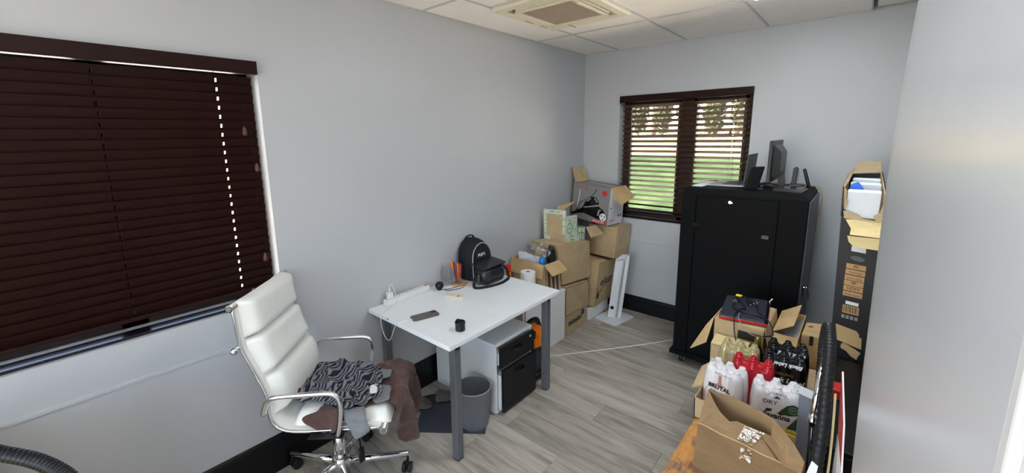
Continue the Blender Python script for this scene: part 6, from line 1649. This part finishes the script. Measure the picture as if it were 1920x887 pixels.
# carton and second hose at the near end of the large window
b = [(.03, -4.75, 0), (.50, -4.75, 0), (.50, -4.13, 0), (.03, -4.13, 0)]
t_ = [(.03, -4.75, .80), (.50, -4.75, .80), (.50, -4.13, .80), (.03, -4.13, .80)]
b = [(.03, -4.75, 0), (.62, -4.75, 0), (.62, -4.125, 0), (.03, -4.125, 0)]
t_ = [(.03, -4.75, .80), (.62, -4.75, .80), (.62, -4.10, .80), (.03, -4.165, .80)]
carton((.32, -4.45, 0), 'tan carton on the floor under the large window at the edge of view', b, t_, M_CREAM)
hp2 = smooth_path([(.10, -4.40, .822), (.18, -4.30, .85), (.26, -4.22, .885), (.343, -4.151, .891), (.393, -4.111, .878), (.468, -4.05, .858), (.525, -4.007, .828), (.572, -3.976, .788), (.62, -3.94, .70), (.66, -3.90, .55), (.68, -3.86, .35), (.66, -3.80, .15), (.60, -3.72, .035), (.50, -3.66, .024), (.42, -3.66, .024)], 28)
tag(obj('vacuum_hose', B(lambda bm: tube(bm, hp2, lambda i: .0215 if i % 4 < 2 else .0190, 16)), M_BLACKP), 'black ribbed vacuum hose rising from the tan carton below the large window', 'hose')

# ================================================================== OUTSIDE
k = NT('lawn_grass'); f1 = k.noise(k.co('Object'), 1.4, 4); f2 = k.noise(k.co('Object'), 26, 4, .7)
c = k.ramp(k.math('ADD', k.math('MULTIPLY', f1, .5), k.math('MULTIPLY', f2, .5)), [(.3, C3(25, 38, 20)), (.5, C3(41, 55, 32)), (.7, C3(66, 78, 48))])
k.l(c, k.b.inputs['Base Color']); k.b.inputs['Roughness'].default_value = .95; k.b.inputs['Specular IOR Level'].default_value = .1
M_LAWN = k.m
def lawn(bm):
    prof = [(6.0, -.18), (6.6, .10), (7.4, .45), (8.4, .72), (10, 1.0), (10.3, 1.02)]
    for (a, za), (b_, zb) in zip(prof, prof[1:]):
        bm.faces.new([bm.verts.new(p) for p in ((-14, a, za), (14, a, za), (14, b_, zb), (-14, b_, zb))])
    bmesh.ops.remove_doubles(bm, verts=bm.verts[:], dist=.001)
struct('ground_lawn', B(lawn), M_LAWN, 'green lawn rising outside the small window')
struct('ground_bounce', B(lambda bm: box(bm, -14, 14, .22, 6.0, -.36, -.18)), mat('bounce_gravel', C3(242, 226, 198), .9, var=.05, vscale=30), 'unseen pale ground added to bounce sunlight in at the small window')  # out of view, added to throw warm sunlight up to the ceiling
struct('added_overhang', B(lambda bm: box(bm, -.3, 3.4, -7.2, YF-.13, 2.50, 2.60)), M_WALL, 'unseen slab added above the doorway behind the viewer to keep direct sun out')  # out of view, added to block direct sun through the doorway
def bank(bm):
    prof = [(10.3, 1.02), (12.0, 1.62), (13, 1.66), (30, 2.2)]
    for (a, za), (b_, zb) in zip(prof, prof[1:]):
        bm.faces.new([bm.verts.new(p) for p in ((-22, a, za), (22, a, za), (22, b_, zb), (-22, b_, zb))])
    bmesh.ops.remove_doubles(bm, verts=bm.verts[:], dist=.001)
struct('ground_bank', B(bank), mat('dry_grass_bank', C3(124, 106, 62), .95, var=.2, vscale=3), 'sunlit dry grass bank beyond the lawn')
struct('ground_yard', B(lambda bm: box(bm, -14, -.25, -12, .25, -.35, -.30)), mat('pale_paving', C3(214, 204, 190), .9, var=.1, vscale=3), 'pale paving outside the large window')
struct('ground_terrace_added', B(lambda bm: box(bm, -.25, 14, -16, YF-.12, -.10, -.06)), mat('bounce_terrace', C3(120, 118, 114), .9, var=.08, vscale=3), 'unseen terrace added outside the doorway to bounce daylight in')  # out of view, added with the doorway only for its daylight
def tree(x, y, z, h, r, seed, label, dens=420, leafc=(126, 134, 60), dry=False, low=.35):
    rnd = random.Random(seed)
    t = thing('tree', (x, y, z), label, 'tree', 'trees beyond the lawn')
    def trunk(bm):
        tube(bm, smooth_path([(x, y, z-.1), (x+.1*rnd.uniform(-1, 1), y, z+h*.3), (x+.2*rnd.uniform(-1, 1), y, z+h*.7)], 4), lambda i: .10*h/4*(1-.08*i), 8)
        for _ in range(9):
            a = rnd.uniform(0, 2*PI); z0 = z+h*rnd.uniform(.2, .6)
            e = V(x+r*.8*math.cos(a), y+r*.8*math.sin(a), z0+h*rnd.uniform(.1, .4))
            tube(bm, smooth_path([(x, y, z0), lerp((x, y, z0), e, .5)+V(0, 0, .15), e], 3), lambda i: .03*(1-.1*i), 5)
    part('trunk', trunk, mat('tree_bark', C3(110, 92, 80), .9, var=.2), t)
    def leaves(bm):
        for _ in range(dens):
            while True:
                p = V(rnd.uniform(-1, 1), rnd.uniform(-1, 1), rnd.uniform(-1, 1))
                if .35 < p.length < 1: break
            c_ = V(x+p.x*r, y+p.y*r, z+h*(low+(1-low)*(.5+.5*p.z)))
            a = V(rnd.uniform(-1, 1), rnd.uniform(-1, 1), rnd.uniform(-1, 1)).normalized()*.11
            b2 = a.cross(V(rnd.uniform(-1, 1), rnd.uniform(-1, 1), rnd.uniform(-1, 1))).normalized()*.065
            vs = [bm.verts.new(c_+a), bm.verts.new(c_+b2), bm.verts.new(c_-a), bm.verts.new(c_-b2)]; bm.faces.new(vs)
    n_ = 'leaf_%d_%d_%d' % leafc
    if n_ not in MATS:
        kk = NT(n_); d = kk.n('ShaderNodeBsdfDiffuse'); tr = kk.n('ShaderNodeBsdfTranslucent'); mx = kk.n('ShaderNodeMixShader'); mx.inputs[0].default_value = .55
        cc = kk.ramp(kk.noise(kk.co('Object'), 2.5, 3), [(.35, tuple(v_*.75 for v_ in C3(*leafc)[:3])+(1,)), (.65, C3(*leafc))])
        kk.l(cc, d.inputs[0]); kk.l(cc, tr.inputs[0]); kk.l(d.outputs[0], mx.inputs[1]); kk.l(tr.outputs[0], mx.inputs[2]); kk.l(mx.outputs[0], kk.out.inputs['Surface'])
        MATS[n_] = kk.m
    o = part('foliage', leaves, MATS[n_], t); o['kind'] = 'stuff'
rt_ = random.Random(21)
kinds = [((168, 156, 72), 'sunlit yellow-green tree beyond the lawn'), ((104, 110, 84), 'dull grey-green shrub at the foot of the bank'), ((150, 124, 108), 'pinkish bare-looking shrub on the bank')]
nth = ['first', 'second', 'third', 'fourth', 'fifth', 'sixth']
for i, x in enumerate((-6.9, -5.2, -3.5, -1.8)):
    tree(x, 15.3, 1.75, 5.2+.3*(i % 2), .84, 100+i, nth[i]+' from the left of the tall yellow-green trees nearest beyond the lawn', 620, kinds[0][0], low=.22)
for i, x in enumerate((-8.2, -6.0, -3.9, -1.7)):
    tree(x, 19.0, 1.85, 6.2, 1.02, 140+i, nth[i]+' from the left of the far yellow-green trees behind the nearer row', 760, kinds[0][0], low=.2)
for i in range(6):
    kd = kinds[1] if i % 3 else kinds[2]
    tree(-5.7+.93*i, 12.7, 1.65, rt_.uniform(1.5, 2.1), .38, 200+i, nth[i]+' from the left of the low dull shrubs at the foot of the trees', 380, kd[0], low=.08)
